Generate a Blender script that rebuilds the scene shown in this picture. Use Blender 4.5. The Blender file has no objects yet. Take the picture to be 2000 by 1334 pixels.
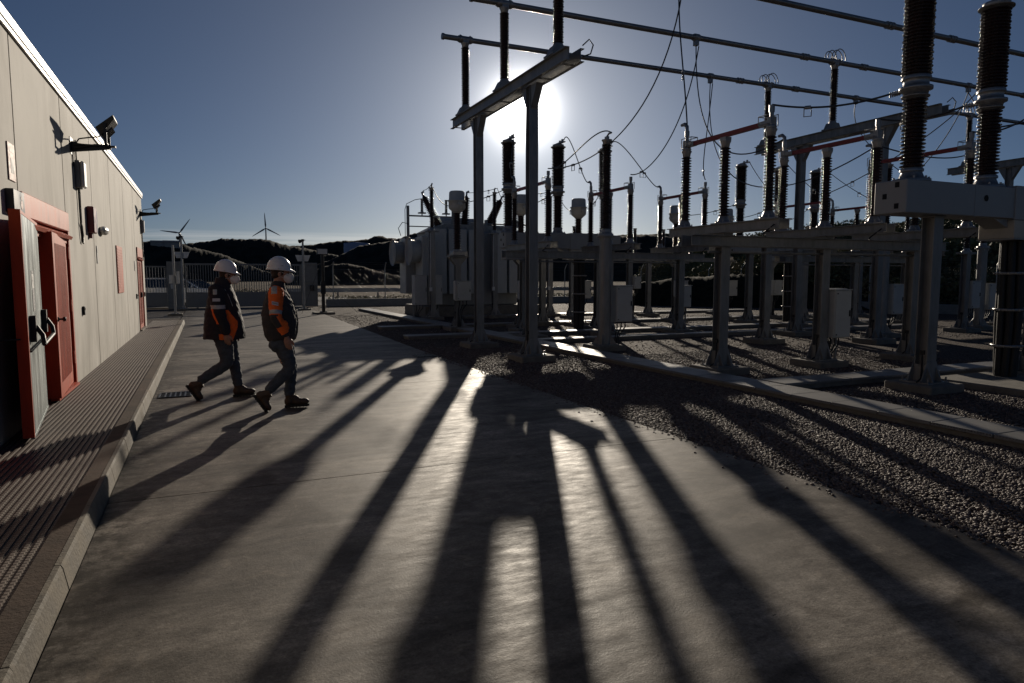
import bpy, math, random
import numpy as np
from mathutils import Vector, Matrix, noise
random.seed(7)
R_ = math.radians
scene = bpy.context.scene
COL = scene.collection

# ------------------------------------------------------------------ camera
cam_d = bpy.data.cameras.new('camera')
cam_d.sensor_width = 36.0
cam_d.lens = 1340.0 / 2000.0 * 36.0
cam_d.clip_start = 0.05
cam_d.clip_end = 20000
cam = bpy.data.objects.new('camera', cam_d)
COL.objects.link(cam)
cam.location = (0, 0, 1.6)
cam.rotation_euler = (R_(90 - 5.287), 0, R_(-24.03))
scene.camera = cam

# ------------------------------------------------------------------ sky and sun
SUN_AZ, SUN_EL = R_(24.86), R_(13.35)          # azimuth from +Y towards +X
SUN = Vector((math.sin(SUN_AZ) * math.cos(SUN_EL), math.cos(SUN_AZ) * math.cos(SUN_EL), math.sin(SUN_EL)))
w = bpy.data.worlds.new('World')
scene.world = w
w.use_nodes = True
nt = w.node_tree
nt.nodes.clear()
N, L = nt.nodes.new, nt.links.new
out = N('ShaderNodeOutputWorld')
bg = N('ShaderNodeBackground')
sky = N('ShaderNodeTexSky')
sky.sky_type = 'NISHITA'
sky.sun_disc = False
sky.sun_elevation = SUN_EL
sky.sun_rotation = SUN_AZ
sky.air_density = 0.65
sky.dust_density = 0.45
sky.ozone_density = 3.2
bg.inputs['Strength'].default_value = 0.056
tint = N('ShaderNodeMix'); tint.data_type = 'RGBA'; tint.blend_type = 'MULTIPLY'; tint.inputs[0].default_value = 1.0
tint.inputs[7].default_value = (0.55, 0.595, 0.655, 1)      # greyer, thinner winter air
L(sky.outputs[0], tint.inputs[6]); L(tint.outputs[2], bg.inputs[0])
# hazy aureole round the sun: brightness falls off with the angle from the sun
tc = N('ShaderNodeTexCoord')
dot = N('ShaderNodeVectorMath'); dot.operation = 'DOT_PRODUCT'
dot.inputs[1].default_value = SUN
L(tc.outputs['Generated'], dot.inputs[0])
ac = N('ShaderNodeMath'); ac.operation = 'ARCCOSINE'; L(dot.outputs['Value'], ac.inputs[0])


def wexp(scale_deg, amp):
    m = N('ShaderNodeMath'); m.operation = 'MULTIPLY'; m.inputs[1].default_value = -1.0 / R_(scale_deg); L(ac.outputs[0], m.inputs[0])
    e = N('ShaderNodeMath'); e.operation = 'EXPONENT'; L(m.outputs[0], e.inputs[0])
    a = N('ShaderNodeMath'); a.operation = 'MULTIPLY'; a.inputs[1].default_value = amp; L(e.outputs[0], a.inputs[0])
    return a


e1, e2, e3 = wexp(0.7, 40.0), wexp(3.0, 0.95), wexp(14.0, 0.10)
s1 = N('ShaderNodeMath'); s1.operation = 'ADD'; L(e1.outputs[0], s1.inputs[0]); L(e2.outputs[0], s1.inputs[1])
s2 = N('ShaderNodeMath'); s2.operation = 'ADD'; L(s1.outputs[0], s2.inputs[0]); L(e3.outputs[0], s2.inputs[1])
bg2 = N('ShaderNodeBackground'); bg2.inputs[0].default_value = (1.0, 0.98, 0.95, 1); L(s2.outputs[0], bg2.inputs[1])
# thin cloud bands low over the horizon
sep = N('ShaderNodeSeparateXYZ'); L(tc.outputs['Generated'], sep.inputs[0])
mp = N('ShaderNodeMapping'); mp.inputs['Scale'].default_value = (5.0, 5.0, 190.0); L(tc.outputs['Generated'], mp.inputs[0])
cn = N('ShaderNodeTexNoise'); cn.inputs['Scale'].default_value = 1.0; cn.inputs['Detail'].default_value = 5; L(mp.outputs[0], cn.inputs[0])
cr = N('ShaderNodeMapRange'); cr.inputs[1].default_value = 0.36; cr.inputs[2].default_value = 0.55; L(cn.outputs['Fac'], cr.inputs[0])
zb = N('ShaderNodeMapRange'); zb.inputs[1].default_value = 0.064; zb.inputs[2].default_value = 0.057; L(sep.outputs['Z'], zb.inputs[0])
zc = N('ShaderNodeMapRange'); zc.inputs[1].default_value = 0.035; zc.inputs[2].default_value = 0.045; L(sep.outputs['Z'], zc.inputs[0])
cm = N('ShaderNodeMath'); cm.operation = 'MULTIPLY'; L(cr.outputs[0], cm.inputs[0]); L(zb.outputs[0], cm.inputs[1])
cm2 = N('ShaderNodeMath'); cm2.operation = 'MULTIPLY'; cm2.inputs[1].default_value = 0.16; L(cm.outputs[0], cm2.inputs[0])
bg3 = N('ShaderNodeBackground'); bg3.inputs[0].default_value = (1.0, 0.86, 0.74, 1); L(cm2.outputs[0], bg3.inputs[1])
ad1 = N('ShaderNodeAddShader'); L(bg.outputs[0], ad1.inputs[0]); L(bg2.outputs[0], ad1.inputs[1])
ad2 = N('ShaderNodeAddShader'); L(ad1.outputs[0], ad2.inputs[0]); L(bg3.outputs[0], ad2.inputs[1])
L(ad2.outputs[0], out.inputs[0])

sun_d = bpy.data.lights.new('sun', 'SUN')
sun_d.energy = 5.0
sun_d.angle = R_(0.53)
sun_d.color = (1.0, 0.88, 0.72)
sun = bpy.data.objects.new('sun', sun_d)
COL.objects.link(sun)
sun.rotation_euler = SUN.to_track_quat('Z', 'Y').to_euler()
sun.location = (10, 20, 30)

scene.view_settings.view_transform = 'Standard'
scene.view_settings.look = 'None'
scene.view_settings.gamma = 1.0
scene.view_settings.exposure = -0.42
scene.cycles.max_bounces = 6


# ------------------------------------------------------------------ helpers
def tag(o, label=None, cat=None, group=None, kind=None):
    if label: o['label'] = label
    if cat: o['category'] = cat
    if group: o['group'] = group
    if kind: o['kind'] = kind
    return o


def thing(name, loc, label, cat, group=None, rz=0.0):
    o = bpy.data.objects.new(name, None)
    o.empty_display_size = 0.2
    COL.objects.link(o)
    o.location = loc
    o.rotation_euler = (0, 0, rz)
    return tag(o, label, cat, group)


def children(o):
    return [c for c in bpy.data.objects if c.parent == o]


def copy_tree(o, parent=None):
    c = o.copy()
    COL.objects.link(c)
    if parent: c.parent = parent
    for ch in children(o):
        copy_tree(ch, c)
    return c


class MB:
    def __init__(s):
        s.v = []; s.f = []; s.m = []; s.sm = []

    def add(s, vs, fs, m=0, smooth=False):
        b = len(s.v)
        s.v += [tuple(v) for v in vs]
        for f in fs:
            s.f.append(tuple(b + i for i in f)); s.m.append(m); s.sm.append(smooth)
        return s

    def box(s, x0, x1, y0, y1, z0, z1, m=0, rot=None, piv=None):
        vs = [Vector((x, y, z)) for x in (x0, x1) for y in (y0, y1) for z in (z0, z1)]
        if rot is not None:
            p = Vector(piv) if piv is not None else Vector(((x0 + x1) / 2, (y0 + y1) / 2, (z0 + z1) / 2))
            vs = [p + rot @ (q - p) for q in vs]
        return s.add(vs, [(0, 1, 3, 2), (4, 6, 7, 5), (0, 4, 5, 1), (2, 3, 7, 6), (0, 2, 6, 4), (1, 5, 7, 3)], m)

    def bbox(s, x0, x1, y0, y1, z0, z1, b=0.01, m=0):
        """box whose edges are chamfered"""
        xs, ys, zs = (x0, x1), (y0, y1), (z0, z1)
        vs = []; idx = {}
        for i in (0, 1):
            for j in (0, 1):
                for k in (0, 1):
                    sx, sy, sz = (1 if i == 0 else -1), (1 if j == 0 else -1), (1 if k == 0 else -1)
                    for a in range(3):
                        p = [xs[i] + sx * b, ys[j] + sy * b, zs[k] + sz * b]
                        p[a] = (xs[i], ys[j], zs[k])[a]
                        idx[(i, j, k, a)] = len(vs); vs.append(p)
        F = []
        for a in range(3):
            o1, o2 = [q for q in range(3) if q != a]
            for e in (0, 1):
                loop = []
                for (u, v2) in ((0, 0), (1, 0), (1, 1), (0, 1)):
                    c = [0, 0, 0]; c[a] = e; c[o1] = u; c[o2] = v2
                    loop.append(idx[(c[0], c[1], c[2], a)])
                F.append(loop)
        for a in range(3):
            o1, o2 = [q for q in range(3) if q != a]
            for u in (0, 1):
                for v2 in (0, 1):
                    c0 = [0, 0, 0]; c0[o1] = u; c0[o2] = v2
                    c1 = list(c0); c1[a] = 1
                    F.append([idx[(*c0, o1)], idx[(*c1, o1)], idx[(*c1, o2)], idx[(*c0, o2)]])
        for i in (0, 1):
            for j in (0, 1):
                for k in (0, 1):
                    F.append([idx[(i, j, k, 0)], idx[(i, j, k, 1)], idx[(i, j, k, 2)]])
        return s.add(vs, F, m)

    def cyl(s, p0, p1, r0, r1=None, seg=16, m=0, caps=True, smooth=True):
        if r1 is None: r1 = r0
        p0, p1 = Vector(p0), Vector(p1)
        d = (p1 - p0).normalized()
        a = d.orthogonal().normalized(); b = d.cross(a)
        vs = []
        for p, r in ((p0, r0), (p1, r1)):
            for i in range(seg):
                t = 2 * math.pi * i / seg
                vs.append(p + a * (r * math.cos(t)) + b * (r * math.sin(t)))
        fs = [(i, (i + 1) % seg, seg + (i + 1) % seg, seg + i) for i in range(seg)]
        s.add(vs, fs, m, smooth)
        if caps:
            s.add(vs, [tuple(range(seg))[::-1], tuple(range(seg, 2 * seg))], m)
        return s

    def lathe(s, prof, org=(0, 0, 0), axis=(0, 0, 1), seg=20, m=0, smooth=True, caps=True):
        """prof: list of (r, h) along the axis"""
        o = Vector(org); d = Vector(axis).normalized()
        a = d.orthogonal().normalized() if abs(d.z) < .999 else Vector((1, 0, 0)); b = d.cross(a)
        vs = []
        cs = [(math.cos(2 * math.pi * i / seg), math.sin(2 * math.pi * i / seg)) for i in range(seg)]
        for r, h in prof:
            c = o + d * h
            for cx, sx in cs:
                vs.append(c + a * (r * cx) + b * (r * sx))
        fs = []
        for k in range(len(prof) - 1):
            for i in range(seg):
                j = (i + 1) % seg
                fs.append((k * seg + i, k * seg + j, (k + 1) * seg + j, (k + 1) * seg + i))
        s.add(vs, fs, m, smooth)
        if caps:
            n = len(prof) - 1
            s.add(vs[:seg], [tuple(range(seg))[::-1]], m)
            s.add(vs[n * seg:], [tuple(range(seg))], m)
        return s

    def tube(s, pts, r, seg=8, m=0, caps=True):
        pts = [Vector(p) for p in pts]
        n = len(pts); vs = []
        prev = None
        for i, p in enumerate(pts):
            d = (pts[min(i + 1, n - 1)] - pts[max(i - 1, 0)]).normalized()
            if prev is None: a = d.orthogonal().normalized()
            else:
                a = prev - d * prev.dot(d)
                a = a.normalized() if a.length > 1e-6 else d.orthogonal().normalized()
            prev = a; b = d.cross(a)
            rr = r[i] if isinstance(r, (list, tuple)) else r
            for k in range(seg):
                t = 2 * math.pi * k / seg
                vs.append(p + a * (rr * math.cos(t)) + b * (rr * math.sin(t)))
        fs = [(i * seg + k, i * seg + (k + 1) % seg, (i + 1) * seg + (k + 1) % seg, (i + 1) * seg + k) for i in range(n - 1) for k in range(seg)]
        s.add(vs, fs, m, True)
        if caps:
            s.add(vs[:seg], [tuple(range(seg))[::-1]], m); s.add(vs[-seg:], [tuple(range(seg))], m)
        return s

    def prism(s, poly, a0, a1, axis='z', m=0):
        """poly: 2-D outline; axis z: (x,y); axis x: (y,z); axis y: (x,z)"""
        def P(q, h):
            return {'z': (q[0], q[1], h), 'x': (h, q[0], q[1]), 'y': (q[0], h, q[1])}[axis]
        n = len(poly)
        vs = [P(q, a0) for q in poly] + [P(q, a1) for q in poly]
        return s.add(vs, [tuple(range(n))[::-1], tuple(range(n, 2 * n))] + [(i, (i + 1) % n, n + (i + 1) % n, n + i) for i in range(n)], m)

    def build(s, name, mats, parent=None, loc=(0, 0, 0), flat=False):
        me = bpy.data.meshes.new(name)
        me.from_pydata(s.v, [], s.f)
        if not isinstance(mats, (list, tuple)): mats = [mats]
        for m in mats: me.materials.append(m)
        me.polygons.foreach_set('material_index', s.m)
        me.polygons.foreach_set('use_smooth', [False if flat else x for x in s.sm])
        me.validate(); me.update()
        import bmesh
        bm = bmesh.new(); bm.from_mesh(me)
        bmesh.ops.recalc_face_normals(bm, faces=bm.faces)
        bm.to_mesh(me); bm.free()
        o = bpy.data.objects.new(name, me)
        COL.objects.link(o)
        o.location = loc
        if parent: o.parent = parent
        return o


# ------------------------------------------------------------------ materials
class NT:
    def __init__(s, name):
        s.m = bpy.data.materials.new(name); s.m.use_nodes = True
        s.t = s.m.node_tree; s.p = s.t.nodes['Principled BSDF']
        s.tc = None

    def n(s, typ, **kw):
        x = s.t.nodes.new(typ)
        for k, v in kw.items():
            setattr(x, k, v)
        return x

    def l(s, a, b): s.t.links.new(a, b)

    def coord(s, scale=(1, 1, 1)):
        tcn = s.n('ShaderNodeTexCoord'); mpn = s.n('ShaderNodeMapping')
        mpn.inputs['Scale'].default_value = scale
        s.l(tcn.outputs['Object'], mpn.inputs[0])
        return mpn.outputs[0]

    def noise(s, sc, det=5, rough=.55, vec=None, dist=0):
        x = s.n('ShaderNodeTexNoise'); x.inputs['Scale'].default_value = sc; x.inputs['Detail'].default_value = det
        x.inputs['Roughness'].default_value = rough; x.inputs['Distortion'].default_value = dist
        s.l(vec if vec is not None else s.coord(), x.inputs['Vector'])
        return x.outputs['Fac']

    def rng(s, src, a, b, c=0., d=1.):
        x = s.n('ShaderNodeMapRange')
        for i, v in enumerate((a, b, c, d)): x.inputs[i + 1].default_value = v
        s.l(src, x.inputs[0]); return x.outputs[0]

    def mix(s, fac, a, b, mode='MIX'):
        x = s.n('ShaderNodeMix', data_type='RGBA', blend_type=mode)
        if isinstance(fac, (int, float)): x.inputs[0].default_value = fac
        else: s.l(fac, x.inputs[0])
        for i, v in ((6, a), (7, b)):
            if isinstance(v, tuple): x.inputs[i].default_value = (*v, 1)
            else: s.l(v, x.inputs[i])
        return x.outputs[2]

    def bump(s, h, strength=.3, dist=.01, nrm=None):
        x = s.n('ShaderNodeBump'); x.inputs['Strength'].default_value = strength; x.inputs['Distance'].default_value = dist
        s.l(h, x.inputs['Height'])
        if nrm is not None: s.l(nrm, x.inputs['Normal'])
        return x.outputs[0]


def mat(name, col, rough=.6, metal=0., var=.25, sc=6., bump=.0, bsc=60., spec=None, coat=0., streak=False, rvar=.1):
    q = NT(name)
    vec = q.coord((1, 1, .25) if streak else (1, 1, 1))
    n1 = q.noise(sc, 6, .6, vec)
    dark = tuple(c * (1 - var) for c in col); lite = tuple(min(1, c * (1 + var)) for c in col)
    q.l(q.mix(q.rng(n1, .3, .7), dark, lite), q.p.inputs['Base Color'])
    q.l(q.rng(n1, .3, .7, max(.02, rough - rvar), min(1, rough + rvar)), q.p.inputs['Roughness'])
    q.p.inputs['Metallic'].default_value = metal
    if spec is not None: q.p.inputs['Specular IOR Level'].default_value = spec
    if coat: q.p.inputs['Coat Weight'].default_value = coat; q.p.inputs['Coat Roughness'].default_value = .15
    if bump:
        q.l(q.bump(q.noise(bsc, 4), bump, .01), q.p.inputs['Normal'])
    return q.m


M = {}
M['galv'] = mat('galvanised_steel', (.225, .225, .22), .46, .35, .3, 7, .12, 90, streak=True)
M['galv_light'] = mat('galvanised_light', (.36, .36, .35), .5, .5, .15, 8, .1, 80)
M['alu'] = mat('aluminium_tube', (.30, .29, .28), .42, .85, .15, 5)
M['fitting'] = mat('cast_aluminium', (.33, .32, .31), .45, .7, .2, 14, .1, 50)
M['porcelain'] = mat('brown_porcelain', (.026, .012, .011), .25, 0, .2, 10, spec=.6, rvar=.05)
M['porcelain_grey'] = mat('grey_porcelain', (.10, .10, .11), .25, 0, .15, 10, spec=.6, rvar=.05)
M['red_arm'] = mat('red_paint_tube', (.24, .020, .018), .42, 0, .15, 9)
M['trafo_shaded'] = mat('transformer_tank_shaded', (.25, .255, .25), .5, .0, .2, 3, .04, 60, streak=True)  # transformer paint darkened: shade of the recess behind the radiators put into the colour
M['cabinet'] = mat('grey_cabinet_paint', (.48, .48, .45), .5, 0, .08, 4, .03, 120)
M['trafo'] = mat('transformer_paint', (.40, .41, .40), .45, .0, .12, 3, .04, 60, streak=True)
M['breaker_box'] = mat('breaker_housing', (.31, .305, .295), .42, .1, .08, 3, .03, 60)
M['tan_panel'] = mat('tan_panel_paint', (.50, .44, .34), .5, 0, .1, 5)
M['black'] = mat('black_rubber', (.010, .010, .011), .55, 0, .3, 12)
M['cable'] = mat('stranded_conductor', (.06, .06, .062), .5, .6, .2, 40)
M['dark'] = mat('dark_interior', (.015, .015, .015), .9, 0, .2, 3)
M['concrete_pad'] = mat('pad_concrete', (.17, .155, .13), .85, 0, .25, 7, .5, 45)
M['edging'] = mat('brown_edging_concrete', (.085, .062, .048), .9, 0, .45, 3, .4, 50, spec=.15)
M['kerb'] = mat('kerb_concrete', (.15, .13, .10), .85, 0, .45, 5, .5, 40)
M['lid'] = mat('trench_lid_concrete', (.34, .33, .32), .6, 0, .15, 3, .4, 70)
M['white_trim'] = mat('white_parapet_cap', (.52, .51, .49), .45, .1, .08, 4)
M['red_door'] = mat('red_door_paint', (.44, .064, .022), .5, 0, .25, 6, .03, 50, spec=.2, streak=True)
M['silver_door'] = mat('zinc_door_sheet', (.24, .27, .27), .34, .5, .35, 5, .05, 20, streak=True)
M['white_plastic'] = mat('white_plastic', (.62, .62, .60), .4, 0, .1, 8)
M['grey_plastic'] = mat('grey_plastic', (.22, .22, .22), .5, 0, .1, 8)
M['siren_red'] = mat('siren_red', (.16, .012, .02), .35, 0, .1, 8)
M['siren_blue'] = mat('siren_violet', (.05, .04, .12), .3, 0, .1, 8)
M['lampblack'] = mat('black_lamp_housing', (.02, .02, .02), .4, .3, .2, 8)
M['glass_lamp'] = mat('lamp_glass', (.10, .10, .10), .1, 0, .1, 8)
M['gate'] = mat('gate_paint', (.17, .175, .18), .5, .2, .1, 3)
M['stonepost'] = mat('grey_render', (.21, .21, .20), .85, 0, .15, 4, .3, 30)
M['sign_white'] = mat('sign_white', (.55, .55, .53), .5, 0, .05, 3)
M['sign_black'] = mat('sign_black', (.02, .022, .026), .35, 0, .1, 3)
M['sign_ink'] = mat('sign_ink', (.08, .08, .09), .6, 0, .1, 3)
M['sign_pink'] = mat('sign_pink', (.42, .25, .22), .6, 0, .2, 25)
M['turbine'] = mat('turbine_white', (.30, .31, .33), .5, 0, .05, 1)
M['tank'] = mat('blue_grey_tank', (.30, .34, .46), .6, 0, .08, .1)
M['carpaint'] = mat('dark_car_paint', (.035, .037, .045), .25, .3, .05, 2, coat=.8)
M['carwhite'] = mat('silver_car_paint', (.62, .63, .65), .25, .4, .05, 2, coat=.8)
M['carglass'] = mat('car_glass', (.012, .014, .017), .06, 0, .05, 2, spec=.8)
M['tyre'] = mat('tyre_rubber', (.015, .015, .015), .8, 0, .1, 9)
M['building_side'] = mat('side_wall', (.38, .35, .31), .85, 0, .1, 1)
M['bark'] = mat('bark', (.06, .045, .035), .9, 0, .3, 12, .6, 30)
M['leaf'] = mat('pine_foliage', (.06, .075, .032), .7, 0, .5, 1.3)
M['leaf2'] = mat('scrub_foliage', (.10, .11, .045), .75, 0, .5, .6)
M['leaf3'] = mat('dry_scrub_foliage', (.20, .17, .085), .8, 0, .4, .6)
# people
M['skin'] = mat('skin', (.38, .20, .14), .5, 0, .12, 14, .1, 90)
M['hair'] = mat('dark_hair', (.02, .014, .010), .6, 0, .3, 40, .5, 120)
M['helmet'] = mat('white_hard_hat', (.74, .74, .76), .28, 0, .04, 6, coat=.3)
M['mask'] = mat('white_respirator', (.82, .81, .78), .8, 0, .06, 20, .2, 120)
M['strap'] = mat('mask_strap', (.6, .6, .58), .8, 0, .05, 20)
M['orange'] = mat('orange_hi_vis_cloth', (.88, .15, .016), .75, 0, .12, 16, .3, 60)
M['vest'] = mat('charcoal_padded_cloth', (.035, .035, .038), .8, 0, .25, 12, .3, 60)
M['navy'] = mat('navy_black_cloth', (.018, .017, .024), .8, 0, .25, 12, .3, 60)
M['reflect'] = mat('grey_reflective_tape', (.42, .42, .41), .4, .2, .08, 20)
M['jeans'] = mat('dark_jeans', (.062, .074, .092), .85, 0, .3, 18, .3, 90)
M['boot'] = mat('brown_leather_boot', (.075, .045, .028), .55, 0, .25, 14, .3, 60)
M['sole'] = mat('boot_sole', (.025, .021, .018), .8, 0, .2, 14)
M['lace'] = mat('boot_lace', (.15, .06, .035), .7, 0, .2, 14)
M['patch'] = mat('sleeve_label', (.55, .55, .58), .6, 0, .05, 14)

# road concrete: mottled, slightly polished
q = NT('road_concrete')
v1 = q.coord((1, 1, 1)); v2 = q.coord((.55, 1.6, 1))
a = q.noise(.9, 8, .62, v2, .6); b = q.noise(6, 8, .68, v2, .4); c = q.noise(110, 3, .6, v1); d = q.noise(.28, 4, .5, v1)
c1 = q.mix(q.rng(a, .42, .58), (.130, .118, .104), (.320, .294, .258))
c2 = q.mix(q.rng(b, .42, .62, 0, .7), c1, (.185, .168, .146))
c3 = q.mix(q.rng(d, .48, .62, 0, .6), c2, (.10, .088, .075))
st = q.n('ShaderNodeTexVoronoi', feature='DISTANCE_TO_EDGE'); st.inputs['Scale'].default_value = .9
dv = q.mix(.16, v1, q.mix(1.0, (0, 0, 0), (0, 0, 0))); q.l(v2, st.inputs['Vector'])
scr = q.noise(2.2, 2, .5, q.coord((6, .7, 1)), 1.5)
scm = q.rng(scr, .495, .503, 0, 1); scm2 = q.rng(scr, .503, .512, 1, 0)
mm = q.n('ShaderNodeMath', operation='MULTIPLY'); q.l(scm, mm.inputs[0]); q.l(scm2, mm.inputs[1])
pm = q.rng(q.noise(.6, 2, .5, v1), .52, .66); mm2 = q.n('ShaderNodeMath', operation='MULTIPLY'); q.l(mm.outputs[0], mm2.inputs[0]); q.l(pm, mm2.inputs[1])
c4 = q.mix(q.rng(mm2.outputs[0], 0, 1, 0, .8), c3, (.33, .30, .25))
spk = q.rng(q.noise(38, 3, .5, v1), .70, .74); c5 = q.mix(spk, c4, (.04, .035, .03))
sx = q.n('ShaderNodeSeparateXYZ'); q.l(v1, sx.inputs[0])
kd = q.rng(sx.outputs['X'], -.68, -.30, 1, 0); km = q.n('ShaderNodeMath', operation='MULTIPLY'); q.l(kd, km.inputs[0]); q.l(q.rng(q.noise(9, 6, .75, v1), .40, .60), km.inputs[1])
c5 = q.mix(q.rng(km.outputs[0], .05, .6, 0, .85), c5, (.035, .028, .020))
gr = q.noise(70, 4, .75, v1); c5 = q.mix(q.rng(gr, .35, .65, .55, 0), c5, (.045, .036, .027))
bl1 = q.rng(q.noise(.75, 7, .7, v1, 1.2), .56, .63, 0, .65); c5 = q.mix(bl1, c5, (.065, .051, .038))
bl2 = q.rng(q.noise(3.1, 5, .65, v1, .8), .60, .68, 0, .5); c5 = q.mix(bl2, c5, (.27, .235, .19))
oil = q.rng(q.noise(1.9, 3, .4, v1), .72, .76, 0, .7); c5 = q.mix(oil, c5, (.025, .02, .016))
mA = q.noise(1.7, 10, .78, v2, .5); mB = q.noise(11, 8, .8, v1)
c5 = q.mix(1.0, c5, q.mix(q.rng(mA, .36, .64), (.50, .48, .46), (1.4, 1.38, 1.36)), 'MULTIPLY')
c5 = q.mix(1.0, c5, q.mix(q.rng(mB, .34, .66), (.66, .64, .62), (1.3, 1.3, 1.3)), 'MULTIPLY')
q.l(c5, q.p.inputs['Base Color'])
q.l(q.rng(q.noise(7, 8, .8, v2), .35, .65, .50, .72), q.p.inputs['Roughness'])
q.p.inputs['Specular IOR Level'].default_value = .14
bn = q.bump(q.noise(60, 4, .7, v1), .30, .004); q.l(q.bump(c, .30, .003, bn), q.p.inputs['Normal'])
M['road'] = q.m

# gravel bed under the loose stones
q = NT('gravel')
v1 = q.coord()
vo = q.n('ShaderNodeTexVoronoi'); vo.inputs['Scale'].default_value = 30; q.l(v1, vo.inputs['Vector'])
sepc = q.n('ShaderNodeSeparateColor'); q.l(vo.outputs['Color'], sepc.inputs[0])
c1 = q.mix(sepc.outputs[0], (.075, .055, .045), (.19, .155, .135))
c2 = q.mix(q.rng(vo.outputs['Distance'], .35, .75, 0, 1), c1, (.035, .026, .022))
q.l(c2, q.p.inputs['Base Color']); q.p.inputs['Roughness'].default_value = .85; q.p.inputs['Specular IOR Level'].default_value = .15
inv = q.rng(vo.outputs['Distance'], 0, .8, 1, 0)
bn = q.bump(inv, 1.0, .03); q.l(bn, q.p.inputs['Normal'])
M['gravel'] = q.m
q = NT('pebbles')
oi = q.n('ShaderNodeNewGeometry')
cr_ = q.n('ShaderNodeValToRGB'); q.l(oi.outputs['Random Per Island'], cr_.inputs[0])
els = cr_.color_ramp.elements
els[0].color = (.055, .036, .030, 1); els[1].color = (.21, .165, .142, 1)
for p, cc in ((.3, (.125, .088, .072, 1)), (.55, (.10, .068, .055, 1)), (.8, (.15, .115, .098, 1))):
    e_ = els.new(p); e_.color = cc
q.l(cr_.outputs[0], q.p.inputs['Base Color']); q.p.inputs['Roughness'].default_value = .65
M['pebble'] = q.m

# field outside the yard
q = NT('dry_field')
v1 = q.coord(); v2 = q.coord((.02, .12, 1))
a = q.noise(1, 6, .6, v2, .5); b = q.noise(.05, 6, .6, v1); c = q.noise(.8, 6, .7, v1)
c1 = q.mix(q.rng(a, .38, .62), (.075, .040, .027), (.115, .085, .055))
c2 = q.mix(q.rng(b, .48, .6), c1, (.030, .032, .018))
c3 = q.mix(q.rng(c, .3, .7, 0, .5), c2, (.07, .05, .032))
q.l(c3, q.p.inputs['Base Color']); q.p.inputs['Roughness'].default_value = 1.0; q.p.inputs['Specular IOR Level'].default_value = .05
q.l(q.bump(c, .8, .3), q.p.inputs['Normal'])
M['field'] = q.m


def hill_mat(name, c1, c2, sc):
    q = NT(name)
    v1 = q.coord()
    a = q.noise(sc, 8, .65, v1); b = q.noise(sc * 9, 6, .7, v1)
    c = q.mix(q.rng(a, .42, .6), c1, c2)
    q.l(q.mix(q.rng(b, .4, .6, 0, .8), c, tuple(x * .4 for x in c1)), q.p.inputs['Base Color'])
    q.p.inputs['Roughness'].default_value = 1.0; q.p.inputs['Specular IOR Level'].default_value = .1
    q.l(q.bump(b, .3, 1.2 / (sc * 100)), q.p.inputs['Normal'])
    return q.m


M['hill'] = hill_mat('scrub_hill', (.034, .035, .030), (.040, .037, .030), .012)
M['hill_pale'] = hill_mat('dry_slope', (.075, .056, .038), (.11, .083, .056), .02)
M['hill_scrub'] = hill_mat('scrub_bank', (.014, .015, .008), (.030, .026, .016), .25)

# ribbed pavement tiles, wall panels
q = NT('ribbed_paving')
v1 = q.coord()
a = q.noise(3, 6, .6, v1); b = q.noise(24, 4, .6, v1); d = q.noise(.8, 3, .5, v1)
c1 = q.mix(q.rng(a, .3, .7), (.070, .046, .034), (.125, .090, .067))
c2 = q.mix(q.rng(d, .5, .75, 0, .5), c1, (.10, .06, .048))
q.l(q.mix(q.rng(b, .3, .7, 0, .4), c2, (.12, .10, .085)), q.p.inputs['Base Color'])
wv = q.n('ShaderNodeTexWave', wave_type='BANDS', bands_direction='Y'); wv.inputs['Scale'].default_value = 8.2
q.l(v1, wv.inputs['Vector']); q.l(q.bump(wv.outputs['Fac'], .3, .008), q.p.inputs['Normal'])
q.p.inputs['Roughness'].default_value = .7
M['paving'] = q.m
q = NT('precast_wall')
v1 = q.coord((1, 1, 1)); v2 = q.coord((1, 1.3, .40))
a = q.noise(1.1, 6, .6, v2, .3); b = q.noise(.7, 5, .6, v1); c = q.noise(30, 4, .6, v1)
c1 = q.mix(q.rng(b, .3, .7), (.42, .40, .36), (.54, .515, .465))
c2 = q.mix(q.rng(a, .46, .68, 0, .75), c1, (.27, .25, .215))
sx = q.n('ShaderNodeSeparateXYZ'); q.l(v1, sx.inputs[0])
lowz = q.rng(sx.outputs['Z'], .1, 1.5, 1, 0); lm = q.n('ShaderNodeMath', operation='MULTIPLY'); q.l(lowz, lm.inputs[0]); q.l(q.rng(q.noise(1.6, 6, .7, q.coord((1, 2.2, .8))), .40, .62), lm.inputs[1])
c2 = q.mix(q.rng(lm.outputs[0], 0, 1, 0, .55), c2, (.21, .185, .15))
q.l(c2, q.p.inputs['Base Color']); q.p.inputs['Roughness'].default_value = .8
q.l(q.bump(c, .25, .006), q.p.inputs['Normal'])
M['wall'] = q.m

# ------------------------------------------------------------------ ground, road, kerb, paving
g = MB(); S = 9000
g.add([(-S, -S, -.03), (S, -S, -.03), (S, S, -.03), (-S, S, -.03)], [(0, 1, 2, 3)])
tag(g.build('ground', M['field']), kind='structure')
g = MB(); g.add([(-14, -14, 0), (30.1, -14, 0), (30.1, 39.6, 0), (-14, 39.6, 0)], [(0, 1, 2, 3)])
tag(g.build('gravel_yard', M['gravel']), kind='structure')
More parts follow.
